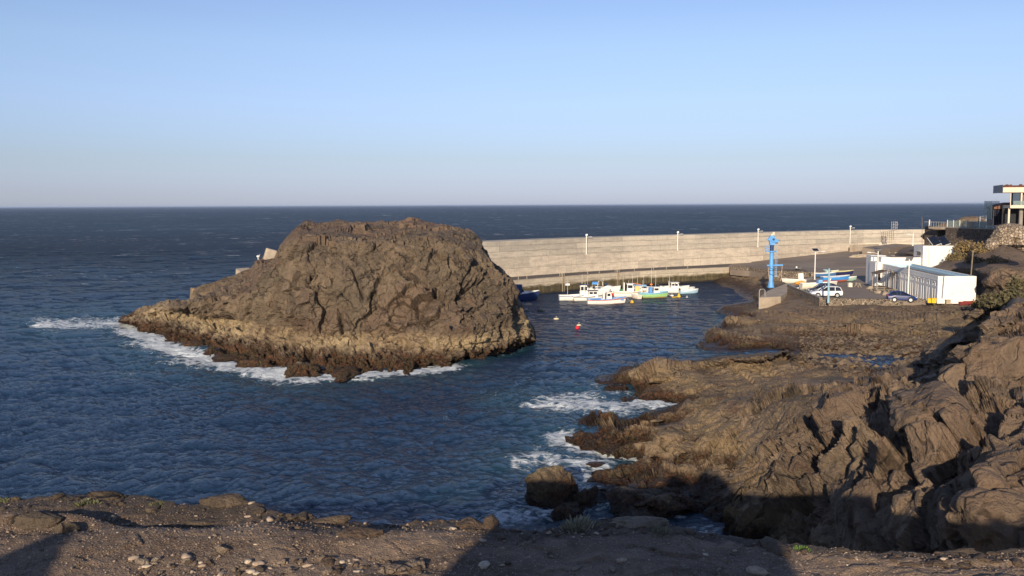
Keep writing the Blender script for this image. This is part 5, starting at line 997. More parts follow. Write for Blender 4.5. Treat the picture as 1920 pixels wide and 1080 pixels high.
make_boat(wl(1117, 553.5, 1), 2.9, 5.6, 2.3, 1.05, WHT, 'white motor cruiser with a rounded radar arch and blue canopy', group=GB, extra=ex, name='motor_boat')
def ex(e, dz, m): foredeck(e, .0, 2.6, dz, 1.8, .8); windscreen(e, -.1, dz + .6, 1.5); arch(e, -1, dz, 1.9, 1.5)
make_boat(wl(1138, 551, 2), -.5, 5.6, 2.4, 1.1, WHT, 'white motor cruiser moored behind the red skiff', group=GB, extra=ex, masts=((-.6, 2.4),), name='motor_boat')
def ex(e, dz, m):
    mb = MB(); mb.ball((1.6, 0, dz + .45), (.5, .45, .42), 10, 7); mb.build('net_heap', mat('green_net', (.02, .20, .07), .9, var=.3, scale=6), e)
make_boat(wl(1150, 553.5, 0), -.15, 3.8, 1.5, .55, (.55, .05, .03), 'small red skiff carrying a heap of green net', inner=(.5, .06, .03), group=GB, extra=ex, name='skiff')
def ex(e, dz, m):
    mb = MB(); mb.box(1.0, 1.7, -.55, .55, dz + 0, dz + 1.3); mb.build('yellow_locker', mat('yellow_box', (.80, .55, .20), .5), e); mb = MB(); mb.box(-1.1, -.95, -.4, .4, dz, dz + 1.95); mb.build('flag_board', mat('cabin_80_78_72', WHT, .5), e)
    mb = MB(); mb.prof([(.9, dz + 1.75), (2.1, dz + 1.55), (2.1, dz + 1.62), (.9, dz + 1.85)], -.7, .7); mb.build('orange_awning', mat('orange_buoy', (.75, .22, .04), .5), e)
make_boat(wl(1181, 556, .5), -.03, 5.8, 2.1, .9, WHT, 'white fishing boat with an orange awning and a yellow locker', stripe=(.45, .25, .1), cabins=((-.5, .8, 1.3, 1.7, WHT, WHT), (1.75, 2.3, 1.1, 1.2, WHT, WHT)), masts=((.5, 3.3), (-.2, 2.4), (-1.2, 3.1)), group=GB, extra=ex)
make_boat(wl(1192, 558.5, 0), 2.0, 2.6, 1.3, .6, (.78, .66, .52), 'tiny cream dinghy touching the stern of the green boat', group=GB, name='dinghy')
def ex(e, dz, m): canopy(e, -1.2, 1.2, dz, 1.6, 1.0, LBL); outboard(e, -2.1, .6)
make_boat(wl(1203, 551, 2), 3.0, 4.6, 1.9, .85, WHT, 'white boat under a pale blue canvas hood behind the green boat', group=GB, extra=ex, masts=((.5, 2.9), (-.7, 2.7)))
def ex(e, dz, m):
    mb = MB(); mb.box(-.75, -.2, -.45, .45, dz, dz + 1.25); mb.build('blue_locker', mat('cover_blue', BLU, .6), e); mb = MB(); mb.ball((-.3, 0, dz + 1.75), (.28, .2, .18), 8, 6); mb.build('orange_buoy', mat('orange_buoy', (.75, .22, .04), .5), e)
    mb = MB(); mb.tube([(-.3, 0, dz + 1.2), (-.3, 0, dz + 1.6)], .03); mb.build('buoy_pole', mat('mast_paint', (.72, .66, .55), .5), e)
make_boat(wl(1224, 557.2, 0), .05, 5.2, 1.9, .85, (.33, .56, .22), 'light green fishing boat with blue rim and small white wheelhouse', inner=LBL, stripe=(.12, .38, .62), rail=LBL, cabins=((.05, 1.25, 1.2, 1.25, WHT, WHT),), boot=(.40, .22, .05), masts=((.5, 4.4), (-.3, 4.9), (-1.9, 2.6)), group=GB, extra=ex)
def ex(e, dz, m): foredeck(e, -.2, 2.3, dz, 1.8, .55); windscreen(e, -.2, dz + .4, 1.4, .4); outboard(e, -2.4, .7)
make_boat(wl(1240, 549.5, 3), -.1, 4.9, 2.0, .9, WHT, 'low white sports boat just behind the bow of the green boat', group=GB, extra=ex, name='motor_boat')
def ex(e, dz, m): foredeck(e, .2, 2.6, dz, 2.0, .7); windscreen(e, .2, dz + .6, 1.6, .6); arch(e, -.7, dz, 1.9, 1.5); outboard(e, -2.7, .8); outboard(e, -2.7, .8)
make_boat(wl(1264, 549.0, .8), -.06, 5.6, 2.3, 1.0, WHT, 'large white cabin cruiser with windscreen at the right end of the moored boats', inner=(.72, .68, .6), cabins=((-.5, 1.0, 1.6, 1.2, WHT, WHT),), group=GB, extra=ex, masts=((-.8, 2.6),), name='motor_boat')
def ex(e, dz, m):
    mb = MB(); pts = [(-1.7, -.75, .45), (.6, -.78, .5), (1.6, -.4, .62), (1.95, 0, .7), (1.6, .4, .62), (.6, .78, .5), (-1.7, .75, .45)]; mb.tube(pts, .27, 12); mb.build('inflated_tube', mat('hypalon', (.74, .72, .68), .5), e); outboard(e, -1.9, .5)
make_boat(wl(1284, 547.2, 1.0), .05, 3.6, 1.3, .45, (.7, .7, .68), 'white inflatable boat between the cabin cruiser and the pale blue dinghy', group=GB, extra=ex, name='inflatable_boat')
def ex(e, dz, m): outboard(e, -1.7, .5)
make_boat(wl(1291, 549.5, 0), .25, 3.7, 1.5, .6, (.40, .60, .72), 'pale blue open dinghy, farthest right of the moored boats', inner=LBL, stripe=(.8, .8, .78), group=GB, extra=ex, name='dinghy')
def ex(e, dz, m): foredeck(e, .3, 2.8, dz, 2.0, .8, WHT); windscreen(e, .3, dz + .65, 1.6, .55); mb = MB(); mb.box(-.6, .4, -.8, .8, dz, dz + 1.9); mb.build('wheelhouse', mat('cover_navy', (.03, .06, .16), .5), e)
make_boat(wl(974, 563.0, .5), .16, 6.6, 2.5, 1.25, NAV, 'dark blue cabin boat half hidden behind the right flank of the islet', inner=WHT, rail=WHT, group=GB, extra=ex, name='motor_boat')
# buoys
gb = 'mooring buoys on the harbour water'
for px, py, r, col, lb, nm in ((1185, 567.5, .32, (.80, .45, .03), 'round yellow buoy on the mooring line of the nearest boat', 'buoy'), (1082.5, 615.5, .27, (.75, .02, .03), 'bright red round buoy floating alone in the harbour mouth', 'buoy'),
                         (1043, 598.5, .28, (.65, .58, .38), 'cream float between the islet and the red buoy', 'float'), (1085.5, 610.5, .24, (.68, .60, .42), 'small cream float just above the red buoy', 'float'), (1013, 583, .34, (.10, .11, .05), 'dark olive float, the right one of two beside the islet', 'float'), (988, 584.5, .38, (.08, .085, .045), 'dark olive float almost touching the islet', 'float'), (1260, 554.5, .24, (.75, .74, .7), 'small white float right of the green boat', 'float'), (1288, 557.5, .14, (.75, .74, .7), 'tiny white float farthest right on the harbour water', 'float')):
    q = wl(px, py); mb = MB()
    if nm == 'buoy': mb.ball((0, 0, .12), r, 14, 9)
    else: mb.ball((0, 0, .06), (r * 1.5, r, r * .7), 12, 7)
    o = mb.build(nm, mat('float_%d_%d_%d' % tuple(int(c * 100) for c in col), col, .45), smooth=True); o.location = q; tag(o, lb, 'buoy', gb)
    mb = MB(); mb.tube([(0, 0, .1 + r), (0, 0, .2 + r)], .05, 6); mb.build('eye', mat('mast_paint', (.72, .66, .55), .5), o)
q = wl(1273, 557); mb = MB(); mb.tube([(0, 0, -.1), (0, 0, .05), (0, 0, .45), (0, 0, .75)], [.28, .34, .2, .05], 12).tube([(-1.3, 0, .02), (-.3, 0, .05)], .07, 6); o = mb.build('cone_buoy', mat('float_yellow', (.82, .50, .03), .45)); o.location = q; tag(o, 'yellow cone-shaped buoy with a floating pole right of the green boat', 'buoy', gb)
for a, b2, lb in (((1171, 554.5, .9), (1185, 566.5, .3), 'taut mooring line from the nearest boat to the yellow buoy'), ((1249, 549, .8), (1262, 556.5, 0), 'mooring line dropping from the bow of the green boat')):
    A = P([a[0]], [a[1]], a[2])[0]; B_ = P([b2[0]], [b2[1]], b2[2])[0]; mb = MB(); mb.tube([A, (A + B_) / 2 - np.array([0, 0, .08]), B_], .03, 5); o = mb.build('mooring_line', mat('pale_rope', (.6, .55, .45), .9)); tag(o, lb, 'rope')

# ============================================================ ON THE YARD
GA = 'boats laid up ashore on the sand'
def ys(px, py, z=3.0): return tuple(float(v) for v in P([px], [py], z)[0])
def ex(e, dz, m):
    mb = MB(); mb.box(-.1, .55, -.4, .4, dz, dz + .75); mb.build('blue_seat_box', mat('deck_seat', (.22, .45, .75), .6), e)
    mb = MB(); mb.prof([(1.4, dz), (1.6, dz), (1.95, dz + 1.0), (1.85, dz + 1.0)], -.35, .35); mb.build('windscreen', mat('cabin_80_78_72', WHT, .5), e)
    for x in (-1.8, 1.5): mb = MB(); mb.box(x, x + .2, -.8, .8, -.75, -.3); mb.build('chock', mat('old_wood', (.22, .17, .12), .9), e)
make_boat(ys(1534, 539.5, 3.75), .06, 5.6, 1.9, .72, (.78, .72, .58), 'large cream boat with pale blue inside, laid up just beyond the parked cars', inner=(.35, .55, .70), stripe=(.70, .66, .58), group=GA, extra=ex)
make_boat(ys(1489, 529.5, 3.35), R(172), 3.9, 1.4, .5, (.62, .64, .56), 'pale grey-green skiff beside the orange covered heap, left of the cream boat', inner=(.3, .42, .35), group=GA, name='skiff')
make_boat(ys(1566, 525.5, 3.35), .12, 5.0, 1.6, .68, (.06, .28, .66), 'bright blue wooden boat with red bottom behind the cream boat', inner=(.55, .30, .2), rail=(.75, .72, .66), boot=(.50, .12, .05), group=GA)
make_boat(ys(1587, 525.2, 3.3), .02, 3.4, 1.3, .5, (.35, .50, .42), 'small pale green skiff, farthest right of the boats ashore', inner=(.6, .62, .55), group=GA, name='skiff')
make_boat(ys(1547, 517.5, 3.3), .05, 4.0, 1.4, .55, (.07, .17, .36), 'slate blue boat left of the pale blue lamp head', inner=(.4, .55, .65), group=GA)
make_boat(ys(1578, 514.5, 3.35), -.02, 4.2, 1.5, .6, (.025, .03, .10), 'dark navy covered boat at the back of the boats ashore', inner=(.05, .05, .12), rail=(.7, .65, .3), group=GA)
make_boat(ys(1560, 513.0, 3.3), .1, 2.6, 1.2, .5, (.40, .62, .30), 'small light green dinghy behind the lamp head, between slate and navy boats', inner=(.6, .66, .5), group=GA, name='dinghy')
make_boat(ys(1663, 485.5, 3.9), .1, 4.6, 1.5, .55, (.12, .28, .48), 'blue and white upturned-looking boat on the sand beyond the white building', inner=(.35, .55, .75), group=GA)
def simple(name, label, cat, loc, build, m, rz=0, group=None, bevel=0):
    mb = MB(); build(mb); o = mb.build(name, m, bevel=bevel); o.location = tuple(float(v) for v in loc); o.rotation_euler = (0, 0, rz); tag(o, label, cat, group); return o
o = rock('covered_heap', mat('orange_tarp', (.70, .30, .03), .7, var=.2), ys(1499, 531, 3.75), (.85, .6, .38), 44, .1, 3, .8, label='orange tarpaulin heap between the grey-green skiff and the cream boat', cat='tarpaulin')
simple('crate', 'red plastic crate under the orange tarpaulin heap', 'crate', ys(1493, 533), lambda m: m.box(-.5, .5, -.3, .3, 0, .45).box(-.42, .42, -.22, .22, .45, .46), mat('crate_red', (.42, .07, .05), .7), bevel=.03)
simple('notice_board', 'blank white board standing behind the orange heap', 'board', ys(1501.5, 528), lambda m: m.box(-.45, .45, -.03, .03, .35, 1.5, (0, -.08, 0)).box(-.4, -.33, .03, .09, 0, 1.4).box(.33, .4, .03, .09, 0, 1.4), M_WHITE)
simple('bollard_block', 'white painted block beside the parking wall, left of the dark car', 'block', ys(1499, 546.5), lambda m: m.box(-.42, .42, -.3, .3, 0, .62).box(-.3, .3, -.2, .2, .62, .7), M_WHITE, bevel=.03)
simple('trailer', 'pale grey boat trailer between the white block and the dark car', 'trailer', ys(1509, 545), lambda m: m.box(-1.3, 1.0, -.55, -.47, .42, .5).box(-1.3, 1.0, .47, .55, .42, .5).box(-1.3, -1.22, -.47, .47, .42, .5).box(.92, 1.0, -.47, .47, .42, .5).tube([(0, -.7, .3), (0, -.56, .3)], .3, 14).tube([(0, .56, .3), (0, .7, .3)], .3, 14).tube([(1, 0, .46), (2.0, 0, .46)], .05), mat('trailer_grey', (.45, .44, .42), .5, .3))
simple('tank', 'square cream water tank lying alone on the sand', 'tank', ys(1593.5, 538), lambda m: m.box(-.32, .32, -.3, .3, .06, .70).cone(0, 0, .70, .76, .12, .12, 10).box(-.36, .36, -.34, .34, 0, .055), mat('tank_cream', (.72, .66, .54), .6), bevel=.05)
e = empty('trestle', ys(1608.5, 538.3), .5, 'small wooden trestle on the sand right of the cream tank', 'trestle')
for sgn in (-1, 1): mb = MB(); mb.tube([(sgn * .35, -.4, 0), (0, -.3, .65)], .05).tube([(sgn * .35, .4, 0), (0, .3, .65)], .05); mb.build('leg_frame', mat('pale_wood', (.4, .33, .24), .8), e)
mb = MB(); mb.box(-.06, .06, -.5, .5, .62, .7); mb.build('beam', mat('pale_wood', (.4, .33, .24), .8), e)
for i, (px, lb) in enumerate(((1335.5, 'blue slatted bench on the quay, the left one of the pair'), (1347.0, 'blue slatted bench on the quay, the right one of the pair'))):
    q = P([px], [494.5], 3.05)[0]; e = empty('bench', (q[0], q[1], 3.0), .45, lb, 'bench', 'blue benches on the quay'); bb_ = mat('bench_blue', (.03, .17, .50), .5)
    mb = MB(); mb.box(-.62, .62, -.25, .25, .42, .5); mb.build('seat', bb_, e); mb = MB(); mb.box(-.62, .62, .25, .32, .45, 1.02, (-.15, 0, 0)); mb.build('backrest', bb_, e)
    for x in (-.5, .5): mb = MB(); mb.box(x - .06, x + .06, -.22, .22, 0, .42); mb.build('leg', mat('rust_leg', (.4, .2, .1), .8), e)
q = P([1495], [508], 3.0)[0]; e = empty('handcart', q, .3, 'small grey handcart with a white bucket on the sand above the rubble wall', 'handcart'); mb = MB(); mb.box(-.75, .55, -.35, .35, .5, .62); mb.build('tray', mat('cart_grey', (.2, .2, .21), .6), e)
for y in (-.38, .38): mb = MB(); mb.tube([(0, y - .03, .25), (0, y + .03, .25)], .25, 14); mb.build('wheel', mat('tyre', (.02, .02, .02), .8), e)
mb = MB(); mb.tube([(.5, 0, .58), (1.1, 0, .9)], .03); mb.build('handle', mat('cart_grey', (.2, .2, .21), .6), e); mb = MB(); mb.cone(-.2, 0, .62, .95, .16, .2, 12); mb.build('bucket', M_WHITE, e)
# ---- cars
def make_car(loc, rz, col, label, L=4.6, Wd=1.82, Ht=1.62, cat='car', hatch=False):
    e = empty('parked_car', loc, rz, label, cat); mp = mat('carpaint_%d_%d_%d' % tuple(int(c * 100) for c in col), col, .35, var=.03, spec=.4)
    gl_ = mat('car_glass', (.015, .018, .02), .08, spec=.7); h = Wd / 2; l = L / 2
    # body: x forward (bow +x)
    st = [(-l, .46, .92, .80), (-l + .06, .32, 1.0, .93), (-l + .5, .26, 1.04, 1.0), (-l + 1.2, .24, 1.03, 1.0), (0, .23, 1.0, 1.0), (.55, .23, .99, 1.0), (1.0, .24, .98, .99), (l - .75, .26, .88, .97), (l - .3, .28, .78, .91), (l - .06, .34, .66, .80), (l, .42, .56, .68)]
    S_ = []
    for x, z0, z1, ww in st: y = h * ww; S_.append([(x, -y * .86, z0), (x, -y, z0 + .12), (x, -y * 1.0, (z0 + z1) / 2), (x, -y * .95, z1 - .08), (x, -y * .84, z1), (x, 0, z1 + .035), (x, y * .84, z1), (x, y * .95, z1 - .08), (x, y, (z0 + z1) / 2), (x, y, z0 + .12), (x, y * .86, z0), (x, 0, z0)])
    mb = MB(); mb.loft(S_, close=True); mb.build('body', mp, e, smooth=True)
    rb = -l + .12 if not hatch else -l + .18
    gh = [(rb, 1.0, 1.05, .9), (rb + .28, 1.0, Ht - .12, .80), (rb + .6, 1.0, Ht - .02, .78), (-.3, 1.0, Ht, .78), (.15, 1.0, Ht - .03, .77), (.55, 1.0, Ht - .28, .80), (1.12, .96, 1.0, .88)]
    S_ = [[(x, -h * .92, z0), (x, -h * (w_ + .02), z1 - .06), (x, -h * w_ * .92, z1), (x, h * w_ * .92, z1), (x, h * (w_ + .02), z1 - .06), (x, h * .92, z0)] for x, z0, z1, w_ in gh]
    mb = MB(); mb.loft(S_, close=True); mb.build('windows', gl_, e, smooth=True)
    S_ = [[(x, -h * (w_ + .03), z1 - .055), (x, -h * w_ * .9, z1 + .022), (x, h * w_ * .9, z1 + .022), (x, h * (w_ + .03), z1 - .055)] for x, z0, z1, w_ in gh[1:5]]
    mb = MB(); mb.loft(S_); mb.build('roof', mp, e, smooth=True)
    for s in (-1, 1):
        for xa, xb, za in ((.12, 1.1, Ht - .05), (-.28, -.28, Ht - .04), (rb + 1.05, rb + 1.05, Ht - .05), (rb + .32, rb + .05, Ht - .12)):
            mb = MB(); mb.tube([(xa, s * h * .815, za), (xb, s * h * .94, .98)], .045, 6); mb.build('pillar', mp, e)
        mb = MB(); mb.ball((.72, s * (h + .07), 1.06), (.1, .1, .08), 8, 6); mb.build('wing_mirror', mp, e)
        mb = MB(); mb.ball((l - .17, s * h * .66, .68), (.17, .17, .09), 10, 6); mb.build('headlight', mat('lamp_glass', (.65, .68, .7), .1, spec=.7), e)
        mb = MB(); mb.box(-l - .015, -l + .12, s * h * .72 - .12, s * h * .72 + .12, .78, 1.0); mb.build('tail_light', mat('tail_red', (.35, .01, .01), .3), e)
        for x in (-l + .88, l - .92):
            mb = MB(); mb.tube([(x, s * (h - .20), .335), (x, s * (h + .012), .335)], .335, 22); w_ = mb.build('wheel', mat('tyre', (.02, .02, .02), .8), e)
            mb = MB(); mb.tube([(x, s * (h + .004), .335), (x, s * (h + .03), .335)], .215, 18); r_ = mb.build('rim', mat('alloy', (.6, .6, .6), .35, .6), w_)
            mb = MB(); mb.tube([(x, s * (h - .03), .36), (x, s * (h + .006), .36)], .40, 22); mb.build('wheel_arch', mat('arch_black', (.03, .03, .03), .8), e)
    mb = MB(); mb.box(l - .06, l + .015, -.5, .5, .40, .56); mb.build('grille', mat('arch_black', (.03, .03, .03), .8), e)
    mb = MB(); mb.box(l + .016, l + .03, -.26, .26, .42, .53); mb.build('number_plate', M_WHITE, e)
    return e
wp = ys(1548.5, 556.8, 3.0); e = make_car(wp, R(180 - 5), (.80, .79, .76), 'white estate-like SUV parked nose to the low wall behind the pale blue lamp post')
e2 = make_car(ys(1541, 551.3, 3.0), R(180 - 5), (.025, .035, .065), 'dark blue SUV mostly hidden behind the white one', Ht=1.66)
e3 = make_car(ys(1690.5, 565.6, 3.0), R(-14), (.012, .030, .13), 'navy blue hatchback parked below the doors of the white building', L=3.95, Wd=1.7, Ht=1.48, hatch=True)
# ---- bins, tables, odds and ends by the white building
for i, (px, lb) in enumerate(((1742, 'yellow waste bin against the white building, the left one of two'), (1750.2, 'yellow waste bin against the white building, the right and larger one'))):
    q = ys(px, 568.5 + i * .6); e = empty('waste_bin', q, -.2, lb, 'bin', 'yellow bins by the white building'); ym = mat('bin_yellow', (.80, .50, .02), .5); s = .28 + .05 * i
    mb = MB(); mb.add([(-s * .85, -s * .85, .08), (s * .85, -s * .85, .08), (s * .85, s * .85, .08), (-s * .85, s * .85, .08), (-s, -s, .66 + .05 * i), (s, -s, .66 + .05 * i), (s, s, .66 + .05 * i), (-s, s, .66 + .05 * i)], [(3, 2, 1, 0), (4, 5, 6, 7), (0, 1, 5, 4), (1, 2, 6, 5), (2, 3, 7, 6), (3, 0, 4, 7)]); mb.build('body', ym, e, bevel=.02)
    mb = MB(); mb.box(-s * 1.06, s * 1.06, -s * 1.06, s * 1.06, .67 + .05 * i, .73 + .05 * i); mb.build('lid', ym, e, bevel=.015)
    for x in (-.18, .18): mb = MB(); mb.tube([(x - .03, s * .8, .08), (x + .03, s * .8, .08)], .08, 10); mb.build('wheel', mat('tyre', (.02, .02, .02), .8), e)
woodm = mat('pale_wood', (.4, .33, .24), .8)
def table(loc, rz, label, group=None):
    e = empty('picnic_table', loc, rz, label, 'picnic table', group)
    mb = MB(); mb.box(-.85, .85, -.35, .35, .70, .75); mb.build('tabletop', woodm, e)
    for s in (-1, 1):
        mb = MB(); mb.box(-.85, .85, s * .68 - .13, s * .68 + .13, .42, .46); mb.build('bench_seat', woodm, e)
        mb = MB(); mb.box(s * .6 - .04, s * .6 + .04, -.7, .7, .36, .42).tube([(s * .6, -.55, 0), (s * .6, -.25, .7)], .04, 6).tube([(s * .6, .55, 0), (s * .6, .25, .7)], .04, 6); mb.build('leg_frame', woodm, e)
table(bl(-3.2, 16.5), -.1, 'wooden picnic table outside the canopy of the white building', 'picnic tables'); table(bl(-2.5, 12.8), .15, 'wooden picnic table between the canopy and the navy car', 'picnic tables')
table(bl(-2.1, 4.0), 0.05, 'wooden picnic table between the navy car and the yellow bins', 'picnic tables')
for i, (x, y, s, lb) in enumerate(((-3.3, 21.5, .55, 'pale boulder farthest left in the row edging the building\'s forecourt'), (-3.7, 18.6, .5, 'pale boulder second from the left in the row edging the forecourt'), (-4.0, 14.6, .6, 'large pale boulder in the middle of the row edging the forecourt'), (-3.6, 11.5, .5, 'pale boulder nearest the navy car in the row edging the forecourt'))):
    rock('edging_boulder', M_CONC, bl(x, y, .15), (s, s * .8, s * .6), 70 + i, i, 3, label=lb, cat='boulder', group='edging boulders of the forecourt')
mb = MB(); pv = [bl(-.15, -.3, .012), bl(-.15, 27, .012), bl(-2.6, 24, .012), bl(-2.8, 9, .012), bl(-1.2, 5, .012), bl(-1.2, -.3, .012)]; mb.add([tuple(v) for v in pv], [tuple(range(6))]); o = mb.build('forecourt_pavement', M_CONC2); tag(o, kind='structure')
simple('concrete_box', 'small pale concrete meter box at the foot of the white end wall', 'box', bl(1.3, -.45), lambda m: m.box(-.3, .3, -.2, .2, 0, .55).box(-.34, .34, -.24, .24, .55, .6), M_CONC, rz=-.11)
for i, (x, y, r_, col, lb) in enumerate(((3.3, -1.6, .2, (.25, .05, .05), 'red kayak lying nearest the meter box at the end of the white building'), (4.3, -1.0, -.25, (.30, .08, .07), 'red kayak lying behind the nearer one at the right end of the white building'), (5.2, -1.6, .1, (.70, .48, .08), 'yellow kayak lying farthest right beyond the red ones'))):
    make_boat(bl(x, y, .12), r_, 2.1, .65, .32, col, lb, inner=tuple(c * .5 for c in col), rail=col, cat='kayak', group='kayaks at the end of the white building', name='kayak')
e = rock('driftwood_pile', mat('pale_wood', (.4, .33, .24), .8), ys(1617, 481, 4.2), (2.6, .8, .55), 81, .1, 3, 1.5, label='pile of pale lumber and junk on the sand behind the white building', cat='lumber pile')

# ============================================================ PLANTS
def leafmesh(n, rx, ry, rz_, size, seed, blade=False, stems=0):
    g = np.random.RandomState(seed); v = []; f = []
    cl = g.randn(14, 3); cl /= np.linalg.norm(cl, axis=1, keepdims=True); cl *= g.uniform(.45, 1, (14, 1)); cl[:, 2] = abs(cl[:, 2])
    for i in range(n):
        c = cl[g.randint(14)] + g.randn(3) * .24; c[2] = abs(c[2]); c = c * (rx, ry, rz_)
        if blade: c = c * (1, 1, .25); d = np.array([c[0] * .9 / rx + g.randn() * .2, c[1] * .9 / ry + g.randn() * .2, 1.2]); d /= np.linalg.norm(d); s1 = size * g.uniform(.6, 1.2); u = np.cross(d, g.randn(3)); u /= np.linalg.norm(u); w_ = size * .10; b0 = len(v); v += [tuple(c - u * w_), tuple(c + u * w_), tuple(c + d * s1 * .6 + u * w_ * .9), tuple(c + d * s1), tuple(c + d * s1 * .6 - u * w_ * .9)]; f.append((b0, b0 + 1, b0 + 2, b0 + 3, b0 + 4))
        else:
            a = g.randn(3); a /= np.linalg.norm(a); u = np.cross(a, g.randn(3)); u /= np.linalg.norm(u); s1 = size * g.uniform(.5, 1.3); b0 = len(v); v += [tuple(c + a * s1), tuple(c + u * s1 * .55), tuple(c - a * s1), tuple(c - u * s1 * .55)]; f.append((b0, b0 + 1, b0 + 2, b0 + 3))
    return v, f
def shrub(loc, size, leaf, n, col, seed, label, group=None, blade=False, name='shrub'):
    e = empty(name, loc, seed * .7, label, 'shrub', group)
    v, f = leafmesh(n, size[0], size[1], size[2], leaf, seed, blade); me = bpy.data.meshes.new('foliage'); me.from_pydata(v, [], f); m = mat('leaf_%d_%d_%d' % tuple(int(c * 1000) for c in col), col, .8, var=.45, scale=3 / max(size)); link(me, 'foliage', m, e)
    mb = MB(); g = random.Random(seed)
    for i in range(5): a = g.uniform(0, 6.28); mb.tube([(0, 0, -.1 * size[2]), (math.cos(a) * size[0] * .4, math.sin(a) * size[1] * .4, size[2] * .7)], size[2] * .03, 5)
    mb.build('stems', mat('shrub_stem', (.14, .10, .07), .9), e)
    return e
gs = 'dry scrub on the slope behind the harbour building'
for i, (px, py, s, col, lb) in enumerate(((1868, 572, 2.5, (.12, .10, .045), 'large olive bush at the foot of the cliff right of the white building'), (1848, 573, 1.5, (.13, .105, .05), 'smaller olive bush joined to the left of the large one'), (1890, 566, 1.7, (.11, .095, .045), 'olive bush on the right shoulder of the large one'), (1912, 540, 2.0, (.13, .11, .05), 'tall olive bush in the rocks at the right edge of the picture'),
                                    (1815, 468, 2.0, (.24, .17, .075), 'straw yellow bush below the terrace wall, above the tower'), (1842, 470, 1.9, (.25, .18, .08), 'straw yellow bush below the terrace wall, right of the first'), (1796, 486, 1.8, (.20, .15, .065), 'ochre bush beside the right edge of the tower'), (1747, 463, 1.3, (.14, .17, .05), 'small yellow-green bush behind the solar panels'), (1826, 492, 1.5, (.15, .11, .06), 'brownish bush on the slope above the roof of the white building'), (1870, 492, 1.3, (.20, .15, .085), 'dry low bush on the open sandy slope'), (1808, 430, 1.8, (.2, .16, .07), 'low yellow bush showing above the terrace railing'))):
    q = coast_z(px, py); shrub((q[0], q[1], q[2] - .2 if py > 440 else q[2]), (s, s * .8, s * .66), .15 * s ** .5, 2200, col, 100 + i, lb, gs)

# ============================================================ FOREGROUND ROCKS AND STONES
def fg(px, py, dz=0.):
    z = 12.45
    for _ in range(6): q = P([px], [py], z)[0]; z = float(zfore([q[0]], [q[1]])[0])
    return (q[0], q[1], z + dz)
def ctop(px, py, dz=0.): q = coast_z(px, py); return (q[0], q[1], q[2] + dz)
# boulders standing in the water
q = P([1038], [948], 0.)[0]; rock('sea_boulder', M_WETR, (q[0], q[1] + .9, .75), (1.5, 1.25, 1.3), 12, .15, 5, .8, sq=7, label='big squarish boulder with pale top standing alone in the surf near the shore', cat='boulder')
for i, (px, py, sx, sz, lb) in enumerate(((1148, 905, 1.0, .6, 'low reddish boulder in the foam right of the big squarish one'), (1098, 950, .8, .8, 'dark pointed boulder right below the big squarish one'), (1140, 922, .6, .3, 'small dark rock between foam and the reddish boulder'), (1068, 972, .9, .5, 'dark low rock in shade at the water below the big squarish boulder'), (1115, 872, .6, .12, 'nearly drowned reddish rock in the foam'), (1345, 664, .5, .15, 'lone dark rock in the channel beside the pool'), (1205, 962, 1.9, .8, 'long dark shaded rock below the reddish boulder'))):
    q = P([px], [py], 0.)[0]; rock('sea_boulder', M_COAST, (q[0], q[1] + sx * .3, sz * .25), (sx, sx * .8, sz), 120 + i, i * .8, 4, 1., label=lb, cat='boulder')
for i, (px, py, sx, sz, lb) in enumerate(((480, 690, 2.2, .8, 'low brown rock awash in foam at the front of the islet'), (560, 704, 1.8, .9, 'brown rock with foam round it at the islet foot, left of centre'), (640, 706, 2.4, .6, 'flat dark rock at the islet foot, lowest in the surf'), (362, 652, 1.6, .5, 'small reddish rock in foam at the left of the islet'), (430, 672, 1.7, .5, 'reddish rock second from the left in the foam of the islet'))):
    q = P([px], [py], 0.)[0]; rock('surf_rock', M_ISLET, (q[0], q[1] + .4, .05), (sx, sx * .6, sz), 140 + i, i * .8, 4, 1.3, label=lb, cat='rock', group='rocks awash round the islet')
# big blocks on the right-hand cliff
for i, (px, py, s, lb) in enumerate(((1878, 712, (2.6, 2.2, 2.2), 'large tan boulder on the cliff edge with a black shadow at its left'), (1765, 822, (2.1, 1.5, 1.2), 'square-cut brown block with shaded left side on the middle of the slope'), (1818, 640, (1.0, .9, 1.3), 'upright brown rock at the tip of the cliff above the shadowed beach'), (1890, 590, (.8, .7, .8), 'rough grey-brown rock at the upper end of the cliff edge'), (1896, 528, (2.6, 2.2, 2.0), 'big orange-brown boulder above the large olive bush'), (1893, 1000, (1.25, 1.1, 1.0), 'lit rounded boulder rising from the shade at the lower right edge'), (1835, 985, (.8, .7, .7), 'lit rounded boulder left of the one at the lower right edge'))):
    q = coast_z(px, py); rock('cliff_boulder', M_COAST, (q[0], q[1] + s[1] * .5, q[2] - s[2] * .15), s, 160 + i, i * 1.3, 5, 1., label=lb, cat='boulder')
